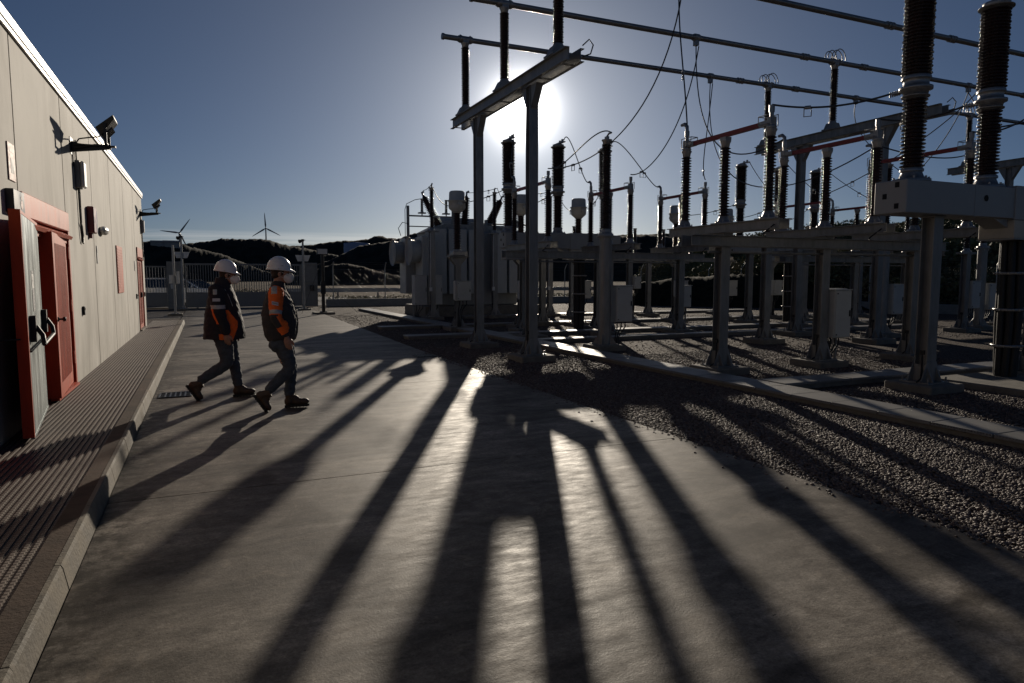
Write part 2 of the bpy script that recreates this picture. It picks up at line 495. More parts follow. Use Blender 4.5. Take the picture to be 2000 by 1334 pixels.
# concrete road in slabs, open joints between them
g = MB()
js = [-11.6, -7.4, -3.2, .95, 5.45, 10.05, 14.6, 19.2, 23.8, 28.4, 33.0, 37.6, 41.0]
def edge(y): return 4.25 if y < 14 else 4.25 + (y - 14) * .028
for y0, y1 in zip(js[:-1], js[1:]):
    xl = -.685 if y1 < 28 else -.9
    a0, a1 = y0 + .006, y1 - .006
    g.add([(xl, a0, .02), (edge(a0), a0, .02), (edge(a1), a1, .02), (xl, a1, .02),
           (xl, a0, -.02), (edge(a0), a0, -.02), (edge(a1), a1, -.02), (xl, a1, -.02)],
          [(0, 1, 2, 3), (0, 4, 5, 1), (1, 5, 6, 2), (2, 6, 7, 3), (3, 7, 4, 0)])
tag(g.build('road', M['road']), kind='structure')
g = MB()
g.add([(-4, 41.0, .01), (9, 41.0, .01), (14, 60, .01), (-30, 60, .01)], [(0, 1, 2, 3)])
g.add([(-12, 30.0, .006), (-.95, 30.0, .006), (-.95, 39.4, .006), (-12, 39.4, .006)], [(0, 1, 2, 3)])
tag(g.build('gate_apron', M['road']), kind='structure')
# pavement body, ribs as real ridges
g = MB()
g.box(-1.70, -.862, -14, 26.4, -.02, .137)
k = 0
x = -1.66
while x < -.90:
    g.box(x, x + .017, -14, 26.38, .137, .1475)
    x += .0445
tag(g.build('pavement', M['paving']), kind='structure')
g = MB(); g.box(-.861, -.752, -14, 26.4, -.02, .149)
tag(g.build('pavement_edging', M['edging']), kind='structure')
g = MB()
y = -14.0
while y < 26.6:
    y1 = min(y + .996, 26.6)
    xo = random.uniform(-.002, .002); zo = random.uniform(-.002, .002)
    # sloping outer face
    g.prism([(-.750, -.02), (-.685 + xo, -.02), (-.712 + xo, .132 + zo), (-.722 + xo, .152 + zo), (-.750, .152 + zo)], y + .0015, y1 - .0015, 'y')
    y += 1.0
tag(g.build('kerb', M['kerb']), kind='structure')


# ------------------------------------------------------------------ gravel stones (uncountable)
def ico():
    t = (1 + 5 ** .5) / 2
    v = np.array([(-1, t, 0), (1, t, 0), (-1, -t, 0), (1, -t, 0), (0, -1, t), (0, 1, t), (0, -1, -t), (0, 1, -t), (t, 0, -1), (t, 0, 1), (-t, 0, -1), (-t, 0, 1)], float)
    v /= np.linalg.norm(v[0])
    f = np.array([(0, 11, 5), (0, 5, 1), (0, 1, 7), (0, 7, 10), (0, 10, 11), (1, 5, 9), (5, 11, 4), (11, 10, 2), (10, 7, 6), (7, 1, 8), (3, 9, 4), (3, 4, 2), (3, 2, 6), (3, 6, 8), (3, 8, 9), (4, 9, 5), (2, 4, 11), (6, 2, 10), (8, 6, 7), (9, 8, 1)])
    return v, f


def pebbles():
    rs = np.random.RandomState(3)
    V, F = ico()
    P = []
    def fill(x0, x1, y0, y1, dens):
        n = int((x1 - x0) * (y1 - y0) * dens)
        P.append(np.c_[rs.uniform(x0, x1, n), rs.uniform(y0, y1, n)])
    fill(4.22, 6.95, .8, 6.0, 3000); fill(4.28, 6.95, 6.0, 10.0, 2200); fill(4.28, 6.95, 10., 15., 700)
    fill(7.5, 11.5, 3.4, 7.0, 1300); fill(7.5, 13.5, 7.9, 12.0, 700); fill(4.30, 6.95, 15, 30, 90); fill(7.5, 20, 12, 24, 60)
    nroad = 0
    for (x0, x1, y0, y1, m_) in ((4.10, 4.24, 1.0, 13.9, 300), (3.8, 4.15, 1.5, 13.0, 16)):
        P.append(np.c_[x0 + (x1 - x0) * rs.uniform(0, 1, m_) ** .5, rs.uniform(y0, y1, m_)]); nroad += m_
    P = np.concatenate(P)
    n = len(P)
    r = rs.uniform(.006, .0145, n) * rs.choice([1, 1, 1, 1.35], n)
    far = P[:, 1] > 10; r[far] *= 1.25
    sc = np.c_[r * rs.uniform(.8, 1.5, n), r * rs.uniform(.8, 1.3, n), r * rs.uniform(.45, .8, n)]
    th = rs.uniform(0, 6.283, n); c, s = np.cos(th), np.sin(th)
    ti = rs.uniform(-.5, .5, n); ct, st_ = np.cos(ti), np.sin(ti)
    v = V[None] * (1 + rs.uniform(-.16, .16, (n, 12, 1)))
    v = v * sc[:, None, :]
    y = v[..., 1] * ct[:, None] - v[..., 2] * st_[:, None]; z = v[..., 1] * st_[:, None] + v[..., 2] * ct[:, None]
    x = v[..., 0] * c[:, None] - y * s[:, None]; y2 = v[..., 0] * s[:, None] + y * c[:, None]
    pz = rs.uniform(.0, .010, n); pz[-nroad:] = .024; z[-nroad:] *= .7
    co = np.stack([x + P[:, 0:1], y2 + P[:, 1:2], z + pz[:, None]], -1).reshape(-1, 3).astype(np.float32)
    idx = (F[None] + (np.arange(n) * 12)[:, None, None]).reshape(-1).astype(np.int32)
    me = bpy.data.meshes.new('gravel_stones')
    me.vertices.add(n * 12); me.vertices.foreach_set('co', co.ravel())
    me.loops.add(len(idx)); me.loops.foreach_set('vertex_index', idx)
    nf = len(idx) // 3
    me.polygons.add(nf); me.polygons.foreach_set('loop_start', np.arange(nf, dtype=np.int32) * 3)
    me.polygons.foreach_set('use_smooth', np.ones(nf, bool))
    me.materials.append(M['pebble'])
    me.update(calc_edges=True)
    o = bpy.data.objects.new('gravel_stones', me); COL.objects.link(o)
    tag(o, 'loose pinkish brown gravel stones covering the switchyard beside the road', 'gravel', kind='stuff')


pebbles()

# ------------------------------------------------------------------ cable trench lids
def trench(x0, x1, y0, y1, along, label, seg=.62):
    t = thing('cable_trench', ((x0 + x1) / 2, (y0 + y1) / 2, 0), label, 'cable trench', 'concrete cable trenches crossing the gravel')
    cx, cy = (x0 + x1) / 2, (y0 + y1) / 2
    wl = MB(); wl.box(x0 - cx + .03, x1 - cx - .03, y0 - cy + .01, y1 - cy - .01, -.02, .06)
    wl.build('channel_wall', M['concrete_pad'], t)
    c = MB()
    n = max(1, int(((y1 - y0) if along == 'y' else (x1 - x0)) / seg))
    st = ((y1 - y0) if along == 'y' else (x1 - x0)) / n
    for i in range(n):
        z = .1 + random.uniform(-.004, .003); sh = random.uniform(-.006, .006)
        if along == 'y':
            c.bbox(x0 - cx + sh, x1 - cx + sh, y0 - cy + i * st + .005, y0 - cy + (i + 1) * st - .005, .062, z, .006)
        else:
            c.bbox(x0 - cx + i * st + .005, x0 - cx + (i + 1) * st - .005, y0 - cy + sh, y1 - cy + sh, .062, z, .006)
    c.build('cover_slab', M['lid_k'], t)
    return t


q = NT('dimpled_trench_lid')
v1 = q.coord(); vo = q.n('ShaderNodeTexVoronoi'); vo.inputs['Scale'].default_value = 34; vo.inputs['Randomness'].default_value = 0
q.l(v1, vo.inputs['Vector'])
a = q.noise(2.2, 5, .6, v1)
c1 = q.mix(q.rng(a, .3, .7), (.15, .145, .138), (.24, .23, .215))
q.l(q.mix(q.rng(vo.outputs['Distance'], .2, .34, .75, 0), c1, (.10, .095, .09)), q.p.inputs['Base Color'])
q.l(q.bump(q.rng(vo.outputs['Distance'], .15, .4), .6, .012), q.p.inputs['Normal']); q.p.inputs['Roughness'].default_value = .5
M['lid_k'] = q.m
trench(6.88, 7.46, -6, 34.2, 'y', 'long pale cable trench running beside the road past all the posts')
trench(7.48, 14.2, 7.25, 7.75, 'x', 'cable trench branch in front of the nearest disconnector posts')
trench(7.48, 21.0, 15.0, 15.4, 'x', 'cable trench crossing the gravel behind the round tube post')
trench(7.48, 24.0, 17.1, 17.6, 'x', 'bright cable trench crossing beneath the second disconnector')
trench(7.48, 26.0, 20.9, 21.4, 'x', 'cable trench crossing behind the current transformers')
trench(9.3, 24.0, 25.5, 26.3, 'x', 'farthest wide cable trench cover beside the transformer')
trench(4.9, 6.86, 20.95, 21.45, 'x', 'short cable trench stub reaching towards the road, farther one')
trench(4.75, 6.86, 17.3, 17.8, 'x', 'short cable trench stub reaching towards the road, nearer one')


# ------------------------------------------------------------------ building
def building():
    X = -1.68
    b = thing('substation_building', (X, 9, 0), 'long cream precast concrete control building with white parapet cap and red doors', 'building')
    OY = 9
    js_ = [-12, -9.4, -6.8, -4.2, -1.6, .9, 3.4, 5.85, 8.40, 10.98, 13.5, 16.0, 18.5, 21.0, 23.9]
    m = MB()
    zt = 4.05
    for y0, y1 in zip(js_[:-1], js_[1:]):
        a0, a1 = y0 + .020 - OY, y1 - .020 - OY
        if y0 == 8.40:
            m.box(-.16, 0, a0, a1, 2.45, zt)
        elif y0 == 21.0:
            m.box(-.16, 0, a0, 21.35 - OY, 0, zt); m.box(-.16, 0, 21.35 - OY, 23.05 - OY, 2.42, zt); m.box(-.16, 0, 23.05 - OY, a1, 0, zt)
        else:
            m.box(-.16, 0, a0, a1, 0, zt)
    m.box(-.22, -.17, -21, 14.8, 2.46, zt)          # dark backing behind the joints
    m.box(-9, -.02, 14.82, 14.9, 0, zt + .1)         # end wall
    m.box(-9, -.2, -21.1, -21, 0, zt)
    m.box(-9.1, -9, -21, 14.9, 0, zt)
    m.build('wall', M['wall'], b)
    for y_ in js_[1:-1]:
        zb_ = 2.47 if y_ in (8.40, 10.98) else .14
        j_ = MB(); j_.box(-.17, -.016, y_ - .0195 - OY, y_ + .0195 - OY, zb_, zt - .05); j_.build('joint_seal', M['black'], b)
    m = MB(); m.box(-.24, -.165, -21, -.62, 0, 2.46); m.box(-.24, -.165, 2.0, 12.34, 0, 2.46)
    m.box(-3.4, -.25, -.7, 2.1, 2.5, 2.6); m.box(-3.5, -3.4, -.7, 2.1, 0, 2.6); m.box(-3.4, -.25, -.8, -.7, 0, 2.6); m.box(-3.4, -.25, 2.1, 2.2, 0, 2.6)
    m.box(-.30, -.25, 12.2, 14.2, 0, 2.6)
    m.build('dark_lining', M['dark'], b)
    r = MB(); r.box(-9.1, .02, -21.1, 14.94, zt + .10, zt + .14); r.build('roof', M['building_side'], b)
    t = MB(); t.bbox(-.2, .040, -21.1, 14.97, zt + .0, zt + .12, .012); t.box(.005, .03, -21.1, 14.95, zt - .045, zt - .005)
    t.build('parapet_cap', M['white_trim'], b)
    # ---- big double doorway: frame, lintel box
    f = MB()
    f.bbox(-.14, .045, -.60, -.52, .15, 2.42, .006); f.bbox(-.14, .03, 1.90, 1.985, .15, 2.42, .006)
    f.bbox(-.14, .035, -.60, 1.985, 2.22, 2.47, .008)
    f.box(-.10, .075, -.50, 1.97, 2.15, 2.195, rot=Matrix.Rotation(.5, 3, 'Y')); f.box(-.02, .012, -.52, 1.90, 2.06, 2.14)
    f.box(-.14, -.02, -.6, 1.98, .0, .155)
    f.build('door_frame', M['red_door'], b)
    # folded-back metal leaf (free edge nearest the camera)
    hx, hy = .03, -.02            # hinge edge
    fx, fy = .235, -1.78          # free edge
    d = Vector((fx - hx, fy - hy, 0)); W = d.length; d.normalize(); nrm = Vector((-d.y, d.x, 0))
    if nrm.x < 0: nrm = -nrm
    def leaf_pt(u, n_, z): p = Vector((hx, hy, 0)) + d * u + nrm * n_; return (p.x, p.y, z)
    def lbox(mb, u0, u1, n0, n1, z0, z1, mi=0):
        vs = [leaf_pt(u, n_, z) for u in (u0, u1) for n_ in (n0, n1) for z in (z0, z1)]
        mb.add(vs, [(0, 1, 3, 2), (4, 6, 7, 5), (0, 4, 5, 1), (2, 3, 7, 6), (0, 2, 6, 4), (1, 5, 7, 3)], mi)
    z0, z1 = .20, 2.16
    lf = MB(); lbox(lf, 0, W, -.055, -.003, z0, z1); lbox(lf, W, W + .045, -.075, .012, z0 - .01, z1 + .03); lbox(lf, 0, W, -.055, .008, z1 + .002, z1 + .03)
    lf_o = lf.build('door', M['red_door'], b); tag(lf_o, 'red door leaf folded open with a bare metal inner face')
    sv = MB(); lbox(sv, .01, W - .012, -.002, .006, z0, z1); lbox(sv, 0, W, -.02, .012, z0 - .03, z0 - .002)
    for zz in np.arange(z0 + .1, z1, .23):
        for uu in (.03, W - .035):
            p = leaf_pt(uu, .006, zz); sv.cyl(p, Vector(p) + nrm * .004, .006, seg=6)
    sv.build('metal_sheet', M['silver_door'], lf_o)
    pb = MB()
    for u in (.16, W - .26):
        lbox(pb, u - .05, u + .05, .007, .055, 1.02, 1.26)
        a_, b_ = Vector(leaf_pt(u, .05, 1.16)), Vector(leaf_pt(u + .06, .11, 1.0))
        pb.tube([a_, a_ + (b_ - a_) * .5 + nrm * .02, b_], .021, 8)
    pb.tube([leaf_pt(.22, .11, 1.0), leaf_pt(W - .18, .11, 1.0)], .017, 10)
    pb.tube([leaf_pt(.03, .02, .95), leaf_pt(W - .03, .02, .95)], .009, 6)
    pb.build('push_bar', M['black'], lf_o)
    st = MB(); lbox(st, W * .50, W * .62, .008, .010, 1.50, 1.64, 0); lbox(st, W * .50, W * .62, .008, .010, 1.28, 1.49, 1); lbox(st, W * .50, W * .62, .008, .010, 1.645, 1.67, 1)
    st.add([leaf_pt(W * .57, .0112, 1.62), leaf_pt(W * .53, .0112, 1.57), leaf_pt(W * .555, .0112, 1.565), leaf_pt(W * .54, .0112, 1.52), leaf_pt(W * .59, .0112, 1.58), leaf_pt(W * .565, .0112, 1.585)], [(0, 1, 2, 3, 4, 5)], 1)
    for i in range(5): lbox(st, W * .52, W * .60, .0102, .0108, 1.30 + i * .036, 1.312 + i * .036, 2)
    st.build('door_sticker', [M['sign_white'], M['sign_ink'], M['grey_plastic']], lf_o)
    rod = MB(); rod.tube([(.03, -1.95, 1.07), (.15, -1.92, 1.07), (.2, -1.86, 1.07)], .008, 6); rod.lathe([(.03, 0), (.035, .02), (.02, .05)], (0, -1.98, 1.07), (1, 0, 0), 10)
    rod.build('door_holder', M['black'], b)
    # louvred leaf
    hy, hx = 1.88, -.01; fy, fx = .42, .085
    d = Vector((fx - hx, fy - hy, 0)); W = d.length; d.normalize(); nrm = Vector((-d.y, d.x, 0))
    if nrm.x < 0: nrm = -nrm
    org = Vector((hx, hy, 0))
    def lp(u, n_, z): p = org + d * u + nrm * n_; return (p.x, p.y, z)
    def lb(mb, u0, u1, n0, n1, z0, z1, mi=0):
        vs = [lp(u, n_, z) for u in (u0, u1) for n_ in (n0, n1) for z in (z0, z1)]
        mb.add(vs, [(0, 1, 3, 2), (4, 6, 7, 5), (0, 4, 5, 1), (2, 3, 7, 6), (0, 2, 6, 4), (1, 5, 7, 3)], mi)
    lo = MB(); z0, z1 = .20, 2.13
    lb(lo, 0, W, -.05, -.014, z0, z1)
    for u0, u1 in ((0, .11), (W - .15, W)): lb(lo, u0, u1, -.012, .01, z0, z1)
    lb(lo, .11, W - .15, -.012, .01, z1 - .12, z1); lb(lo, .11, W - .15, -.012, .01, z0, z0 + .16)
    lb(lo, W, W + .05, -.12, .015, z0, z1)
    n = 22
    for i in range(n):
        u = .115 + (W - .27) * (i + .5) / n
        lb(lo, u - .010, u + .010, -.0115, .012, z0 + .16, z1 - .12)
    lo.box(-.02, .07, .45, 1.86, .16, .19)
    lo_o = lo.build('door', M['red_door'], b); tag(lo_o, 'red louvred door leaf standing slightly ajar')
    hn = MB()
    for zz in (.45, 1.15, 1.85):
        hn = MB(); hn.cyl(lp(.0, .02, zz), lp(.0, .02, zz + .16), .02, seg=8); hn.build('hinge', M['red_door'], lo_o)
    kn = MB(); kn.lathe([(.028, 0), (.03, .01), (.012, .02), (.012, .05), (.028, .055), (.026, .08), (.01, .085)], lp(W - .06, .01, 1.12), nrm, 12)
    kn.build('knob', M['black'], lo_o)
    # red shaded leaf at the frame edge, left of the folded leaf
    rl = MB(); rl.bbox(.002, .05, -3.5, -2.05, .18, 2.12, .005)
    for i in range(3): rl.bbox(.0505, .062, -3.4, -2.15, .3 + i * .6, .85 + i * .6, .004)
    tag(rl.build('door', M['red_door'], b), 'red door leaf in deep shade at the left frame edge')
    # small louvred window
    wn = MB(); wn.bbox(-.02, .022, 7.55, 8.62, 1.28, 2.28, .006)
    for i in range(16): wn.box(.0225, .027, 7.60, 8.57, 1.34 + i * .057, 1.375 + i * .057)
    wo = wn.build('window', M['red_door'], b); tag(wo, 'small red louvred vent window')
    # far door
    fd = MB(); fd.bbox(-.12, .02, 12.36, 12.43, .15, 2.42, .005); fd.bbox(-.12, .02, 13.98, 14.04, .15, 2.42, .005); fd.bbox(-.12, .03, 12.36, 14.04, 2.18, 2.44, .006)
    fd.box(-.02, .06, 12.4, 14.0, 2.12, 2.15, rot=Matrix.Rotation(.5, 3, 'Y'))
    fd.build('door_frame', M['red_door'], b)
    for i, (a0, a1) in enumerate(((12.44, 13.19), (13.205, 13.97))):
        dl = MB(); dl.bbox(-.06, -.012, a0, a1, .18, 2.15, .004)
        for j in range(9): dl.box(-.0125, .0, a0 + .08 + j * .068, a0 + .11 + j * .068, .3, 2.05)
        dlo = dl.build('door', M['red_door'], b); tag(dlo, 'closed red louvred door at the far end')
        if i == 0:
            h_ = MB(); h_.box(0, .05, a1 - .10, a1 - .04, 1.05, 1.2); h_.tube([(.05, a1 - .07, 1.12), (.07, a1 - .18, 1.12)], .012, 6); h_.build('handle', M['black'], dlo)
    sill = MB(); sill.box(-.14, .06, 12.36, 14.04, .136, .175); sill.build('door_sill', M['kerb'], b)
    return b


building()
WX = -1.68


def floodlight(y, label, s=1.0):
    t = thing('floodlight', (WX, y, 3.50), label, 'floodlight', 'floodlights on wall brackets')
    b = MB()
    b.prism([(0, -.10), (0, .06), (.10, .03), (.50, .0), (.50, -.03)], -.012, .012, 'y'); b.box(0, .01, -.12, .12, -.14, .1)
    b.box(.05, .56, -.05, .05, .0, .02); b.tube([(.02, -.04, -.06), (.3, -.04, .02), (.5, -.04, .02)], .010, 6)
    b.build('bracket', M['lampblack'], t)
    rot = Matrix.Rotation(R_(-38), 3, 'Y')
    h = MB()
    vs = [Vector((x, yy, z)) for (x, yy, z) in ((-.15, -.17, -.10), (.15, -.22, -.02), (.17, -.22, .03), (-.13, -.17, .03), (-.15, .17, -.10), (.15, .22, -.02), (.17, .22, .03), (-.13, .17, .03))]
    c = Vector((.45, 0, .30))
    h.add([c + rot @ q_ for q_ in vs], [(0, 1, 2, 3), (4, 7, 6, 5), (0, 4, 5, 1), (1, 5, 6, 2), (2, 6, 7, 3), (3, 7, 4, 0)])
    for i in range(6):
        yy = -.15 + i * .06
        h.add([c + rot @ Vector(q_) for q_ in ((-.12, yy, -.10), (.05, yy, -.075), (.05, yy + .01, -.075), (-.12, yy + .01, -.10), (-.12, yy, -.13), (.05, yy, -.10), (.05, yy + .01, -.10), (-.12, yy + .01, -.13))],
              [(0, 1, 2, 3), (4, 7, 6, 5), (0, 4, 5, 1), (1, 5, 6, 2), (2, 6, 7, 3), (3, 7, 4, 0)])
    hd = h.build('lamp_housing', M['lampblack'], t)
    gl = MB(); gl.add([c + rot @ Vector(q_) for q_ in ((-.10, -.145, .034), (.14, -.19, .034), (.14, .19, .034), (-.10, .145, .034))], [(0, 1, 2, 3)])
    gl.build('lamp_glass', M['glass_lamp'], hd)
    st = MB()
    for yy in (-.20, .20): st.box(.435, .475, yy - .008, yy + .008, .02, .31)
    st.box(.435, .475, -.2, .2, .021, .034); st.build('stirrup', M['lampblack'], t)
    cb = MB(); cb.tube([(.43, 0, .22), (.35, 0, .14), (.25, .02, .13), (.10, .03, .10), (.02, .03, -.02), (.012, .03, -.14), (.012, .03, -.30)], .010, 6)
    cb.build('supply_cable', M['black'], t)
    return t


floodlight(11.75, 'black floodlight on a wall bracket above the big red doorway')
floodlight(23.1, 'smaller black floodlight on a bracket at the far wall corner')


def wallbox(y, z0, z1, w_, d_, label, cable=True, name='junction_box'):
    t = thing(name, (WX, y, z0), label, 'junction box', 'junction boxes under the floodlights')
    h = z1 - z0
    b = MB(); b.bbox(.0, d_ * .55, -w_ / 2, w_ / 2, 0, h, .012); b.build('back_box', M['grey_plastic'], t)
    c = MB(); c.bbox(d_ * .56, d_, -w_ / 2 + .01, w_ / 2 - .01, .01, h - .01, .02); c.build('cover', M['white_plastic'], t)
    cb = MB()
    cb.tube([(.02, 0, 0), (.02, .01, -.3), (.022, .03, -.62), (.022, .08, -.78), (.022, .16, -.80), (.022, .19, -.68), (.022, .13, -.55), (.022, .05, -.5)], .012, 6)
    cb.tube([(.03, .04, 0), (.03, .04, -.5)], .009, 6)
    cb.tube([(.015, 0, h), (.015, -.02, h + .3)], .010, 6)
    cb.build('cable_loop', M['black'], t)


wallbox(12.05, 2.92, 3.32, .26, .12, 'white junction box with hanging black cable loop below the near floodlight')
wallbox(23.25, 2.92, 3.32, .22, .10, 'small junction box below the far floodlight')
# wall fittings
t = thing('alarm_siren', (WX, 13.0, 2.32), 'dark red and violet alarm siren box on the wall', 'siren')
b = MB(); b.bbox(0, .10, -.16, .16, 0, .42, .015); b.box(.0, .05, -.05, .05, -.08, .0); b.build('siren_body', M['siren_red'], t)
b = MB(); b.bbox(.0, .08, .24, .40, .02, .40, .02); b.build('strobe_light', M['siren_blue'], t)
t = thing('emergency_light', (WX, 14.45, 2.45), 'oval white bulkhead emergency light on the wall', 'lamp')
b = MB(); b.lathe([(.04, 0), (.075, .02), (.08, .06), (.06, .10), (.0, .12)], (0, 0, 0), (1, 0, 0), 16); 
vs = [(x, y * 3.6, z) for x, y, z in b.v]; b.v = vs; b.build('lamp_cover', M['white_plastic'], t)
t = thing('key_box', (WX, 11.95, 1.05), 'small black key switch low on the wall near the big doors', 'switch', 'small black wall switches')
b = MB(); b.bbox(0, .035, -.05, .05, 0, .13, .006); b.build('switch_body', M['black'], t); b = MB(); b.cyl((.035, 0, .09), (.042, 0, .09), .016, seg=12); b.build('key_barrel', M['fitting'], t)
for y, lb_ in ((20.75, 'small black key switch beside the far red door'), (23.4, 'small black key switch at the wall end')):
    c = copy_tree(t); c.location = (WX, y, 1.05); c['label'] = lb_
def sign(name, y, z, wd, ht, m, label, mark=None, cat='sign'):
    t = thing(name, (WX, y, z), label, cat)
    b = MB(); b.bbox(.001, .012, -wd / 2, wd / 2, -ht / 2, ht / 2, .003); b.build('plate', m, t)
    if mark:
        c = MB()
        for (u0, u1, v0, v1) in mark: c.box(.0121, .0135, u0 * wd, u1 * wd, v0 * ht, v1 * ht)
        c.build('marking', M['sign_ink'] if m is not M['sign_black'] else M['sign_pink'], t)
sign('safety_sign', 8.18, 2.72, .26, .36, M['sign_pink'], 'small faded safety picture sign above the black plate', [(-.3, .3, .25, .35), (-.2, .25, -.3, .1)])
t = thing('name_plate', (WX, 8.1, 2.33), 'dark square plate box standing off the wall beside the lintel', 'sign')
b = MB(); b.bbox(0, .07, -.22, .2, -.11, .11, .006); b.build('plate', M['sign_black'], t)
b = MB(); b.lathe([(.045, 0), (.045, .002)], (.0705, .08, -.02), (1, 0, 0), 14); b.box(.0705, .0725, .06, .10, .03, .06); b.build('emblem', M['sign_pink'], t)
sign('notice', 13.75, 2.0, .10, .30, M['grey_plastic'], 'narrow grey notice below the bulkhead light', [(-.35, .35, .1, .35)])
sign('notice', 20.72, 1.92, .28, .26, M['grey_plastic'], 'small grey framed notice beside the far red door', [(-.35, .35, -.3, .3)])
# drain grates
def grate(x, y, label):
    t = thing('drain_grate', (x, y, .02), label, 'drain grate', 'drain grates in the road')
    b = MB(); b.box(-.2, .2, -.2, .2, .0005, .004); b.build('pit', M['dark'], t)
    f = MB()
    for u in (-.2, .18): f.box(u, u + .02, -.2, .2, .0041, .014); f.box(-.18, .18, u, u + .02, .0041, .014)
    for i in range(1, 6):
        f.box(-.18 + i * .06 - .01, -.18 + i * .06 + .01, -.18, .18, .0041, .0125)
        f.box(-.18, .18, -.18 + i * .06 - .008, -.18 + i * .06 + .008, .0045, .0118)
    f.build('grate_bars', M['lampblack'], t)
grate(-.42, 10.25, 'black drain grate beside the kerb')
grate(4.02, 13.4, 'black drain grate at the gravel edge of the road')


# ------------------------------------------------------------------ electrical kit
def ins_profile(z0, z1, rc, rs, pitch, alt=1.0, th=.35):
    n = max(2, int(round((z1 - z0) / pitch))); p = (z1 - z0) / n
    out_ = [(rc, z0)]
    for i in range(n):
        z = z0 + i * p; r = rs if i % 2 == 0 else rc + (rs - rc) * alt
        out_ += [(rc, z + p * .15), (r - .004, z + p * .38), (r, z + p * .46), (r * .99 + rc * .01, z + p * .55), (rc, z + p * .9)]
    out_.append((rc, z1))
    return out_


def insulator(parent, x, y, z0, z1, rc, rs, pitch, seg=16, foot=True, name='insulator', mp=None, head=True, axis=(0, 0, 1), alt=.86):
    """post insulator with its cast end fittings (a sub-part each end)"""
    key = (round(z1 - z0, 3), rc, rs, pitch, seg, foot, head, mp)
    H = z1 - z0
    if key not in INS:
        fb = .11 if foot else .05; ft = .10 if head else .03
        m = MB(); m.lathe(ins_profile(fb, H - ft, rc, rs, pitch, alt), seg=seg)
        o = m.build(name, mp or M['porcelain'])
        a_ = MB()
        if foot:
            a_.lathe([(rs * 1.45, 0), (rs * 1.45, .022), (rs * 1.05, .03), (rs * .98, .06), (rc * 1.25, fb), (rc * 1.0, fb + .01)], seg=seg)
            for k in range(4):
                t_ = math.pi / 4 + k * math.pi / 2; c_, s_ = math.cos(t_) * rs * 1.28, math.sin(t_) * rs * 1.28
                a_.cyl((c_, s_, .018), (c_, s_, .045), .012, seg=6)
        else:
            a_.lathe([(rs * .95, 0), (rs * .95, .03), (rc * 1.2, fb)], seg=seg)
        fo = a_.build('end_fitting', M['fitting'], o)
        b_ = MB(); b_.lathe([(rc * 1.0, H - ft - .01), (rc * 1.25, H - ft + .01), (rc * 1.3, H - ft * .5), (rc * 1.65, H - .015), (rc * 1.65, H)], seg=seg)
        b_.build('end_fitting', M['fitting'], o)
        INS[key] = o
        o.location = (x, y, z0); o.parent = parent
        src = o
    else:
        src = copy_tree(INS[key], parent); src.location = (x, y, z0); src.rotation_euler = (0, 0, 0); src.name = name
    if axis != (0, 0, 1):
        src.rotation_euler = Vector(axis).to_track_quat('Z', 'Y').to_euler()
    return src


INS = {}
POST = {}


def post(parent, x, y, z1, wd=.18, z0=.12, pad=True, name='post', tape=False):
    """H-section steel post on a base plate with flared gussets, on its own concrete pad"""
    key = (round(z1 - z0, 3), wd)
    if key not in POST:
        H = z1 - z0; h = wd / 2; tf = .014
        m = MB()
        m.box(-h, h, -h, -h + tf, .02, H); m.box(-h, h, h - tf, h, .02, H); m.box(-tf / 2, tf / 2, -h + tf, h - tf, .02, H)
        m.box(-.22, .22, -.22, .22, 0, .02)
        for sy in (-1, 1):
            m.prism([(-h - .12, .0201), (h + .12, .0201), (h, .30), (-h, .30)], sy * (h + .001) if sy > 0 else -h - .013, sy * (h + .012) if sy > 0 else -h - .001, 'y')
        for sx in (-1, 1):
            m.prism([(-h - .11, .0202), (h + .11, .0202), (h, .26), (-h, .26)], -.008 + sx * h * .98, .008 + sx * h * .98, 'x')
        for sx in (-1, 1):
            for sy in (-1, 1): m.cyl((sx * .19, sy * .19, .02), (sx * .19, sy * .19, .085), .014, seg=6)
        m.box(-h - .02, h + .02, -h - .02, h + .02, H - .015, H)
        POST[key] = m.build(name, M['galv']); o = POST[key]
        o.parent = parent
    else:
        o = POST[key].copy(); COL.objects.link(o); o.parent = parent; o.name = name
    o.location = (x, y, z0)
    # earthing strap
    e = MB(); e.tube([(-wd / 2 - .012, -.03, .42), (-wd / 2 - .012, -.03, .2), (-wd / 2 - .05, -.05, .06), (-wd / 2 - .17, -.08, .022)], .012, 5); e.box(-wd / 2 - .02, -wd / 2, -.06, 0, .40, .46)
    eo = e.build('earth_strap', M['black'], o)
    if pad:
        p = MB(); p.bbox(-.36, .36, -.36, .36, -.16, .0, .02); p.build('concrete_pad', M['concrete_pad'], o)
    return o


def channel(mb, p0, p1, hgt=.16, dep=.07, side=1):
    """C channel between two points, along x or y"""
    x0, y0, z0 = p0; x1, y1, z1 = p1
    t = .012
    if abs(y1 - y0) > abs(x1 - x0):
        mb.box(x0 - t / 2, x0 + t / 2, y0, y1, z0, z0 + hgt)
        a_, b_ = (x0 + t / 2, x0 + dep) if side > 0 else (x0 - dep, x0 - t / 2)
        mb.box(a_, b_, y0, y1, z0, z0 + t); mb.box(a_, b_, y0, y1, z0 + hgt - t, z0 + hgt)
    else:
        mb.box(x0, x1, y0 - t / 2, y0 + t / 2, z0, z0 + hgt)
        a_, b_ = (y0 + t / 2, y0 + dep) if side > 0 else (y0 - dep, y0 - t / 2)
        mb.box(x0, x1, a_, b_, z0, z0 + t); mb.box(x0, x1, a_, b_, z0 + hgt - t, z0 + hgt)


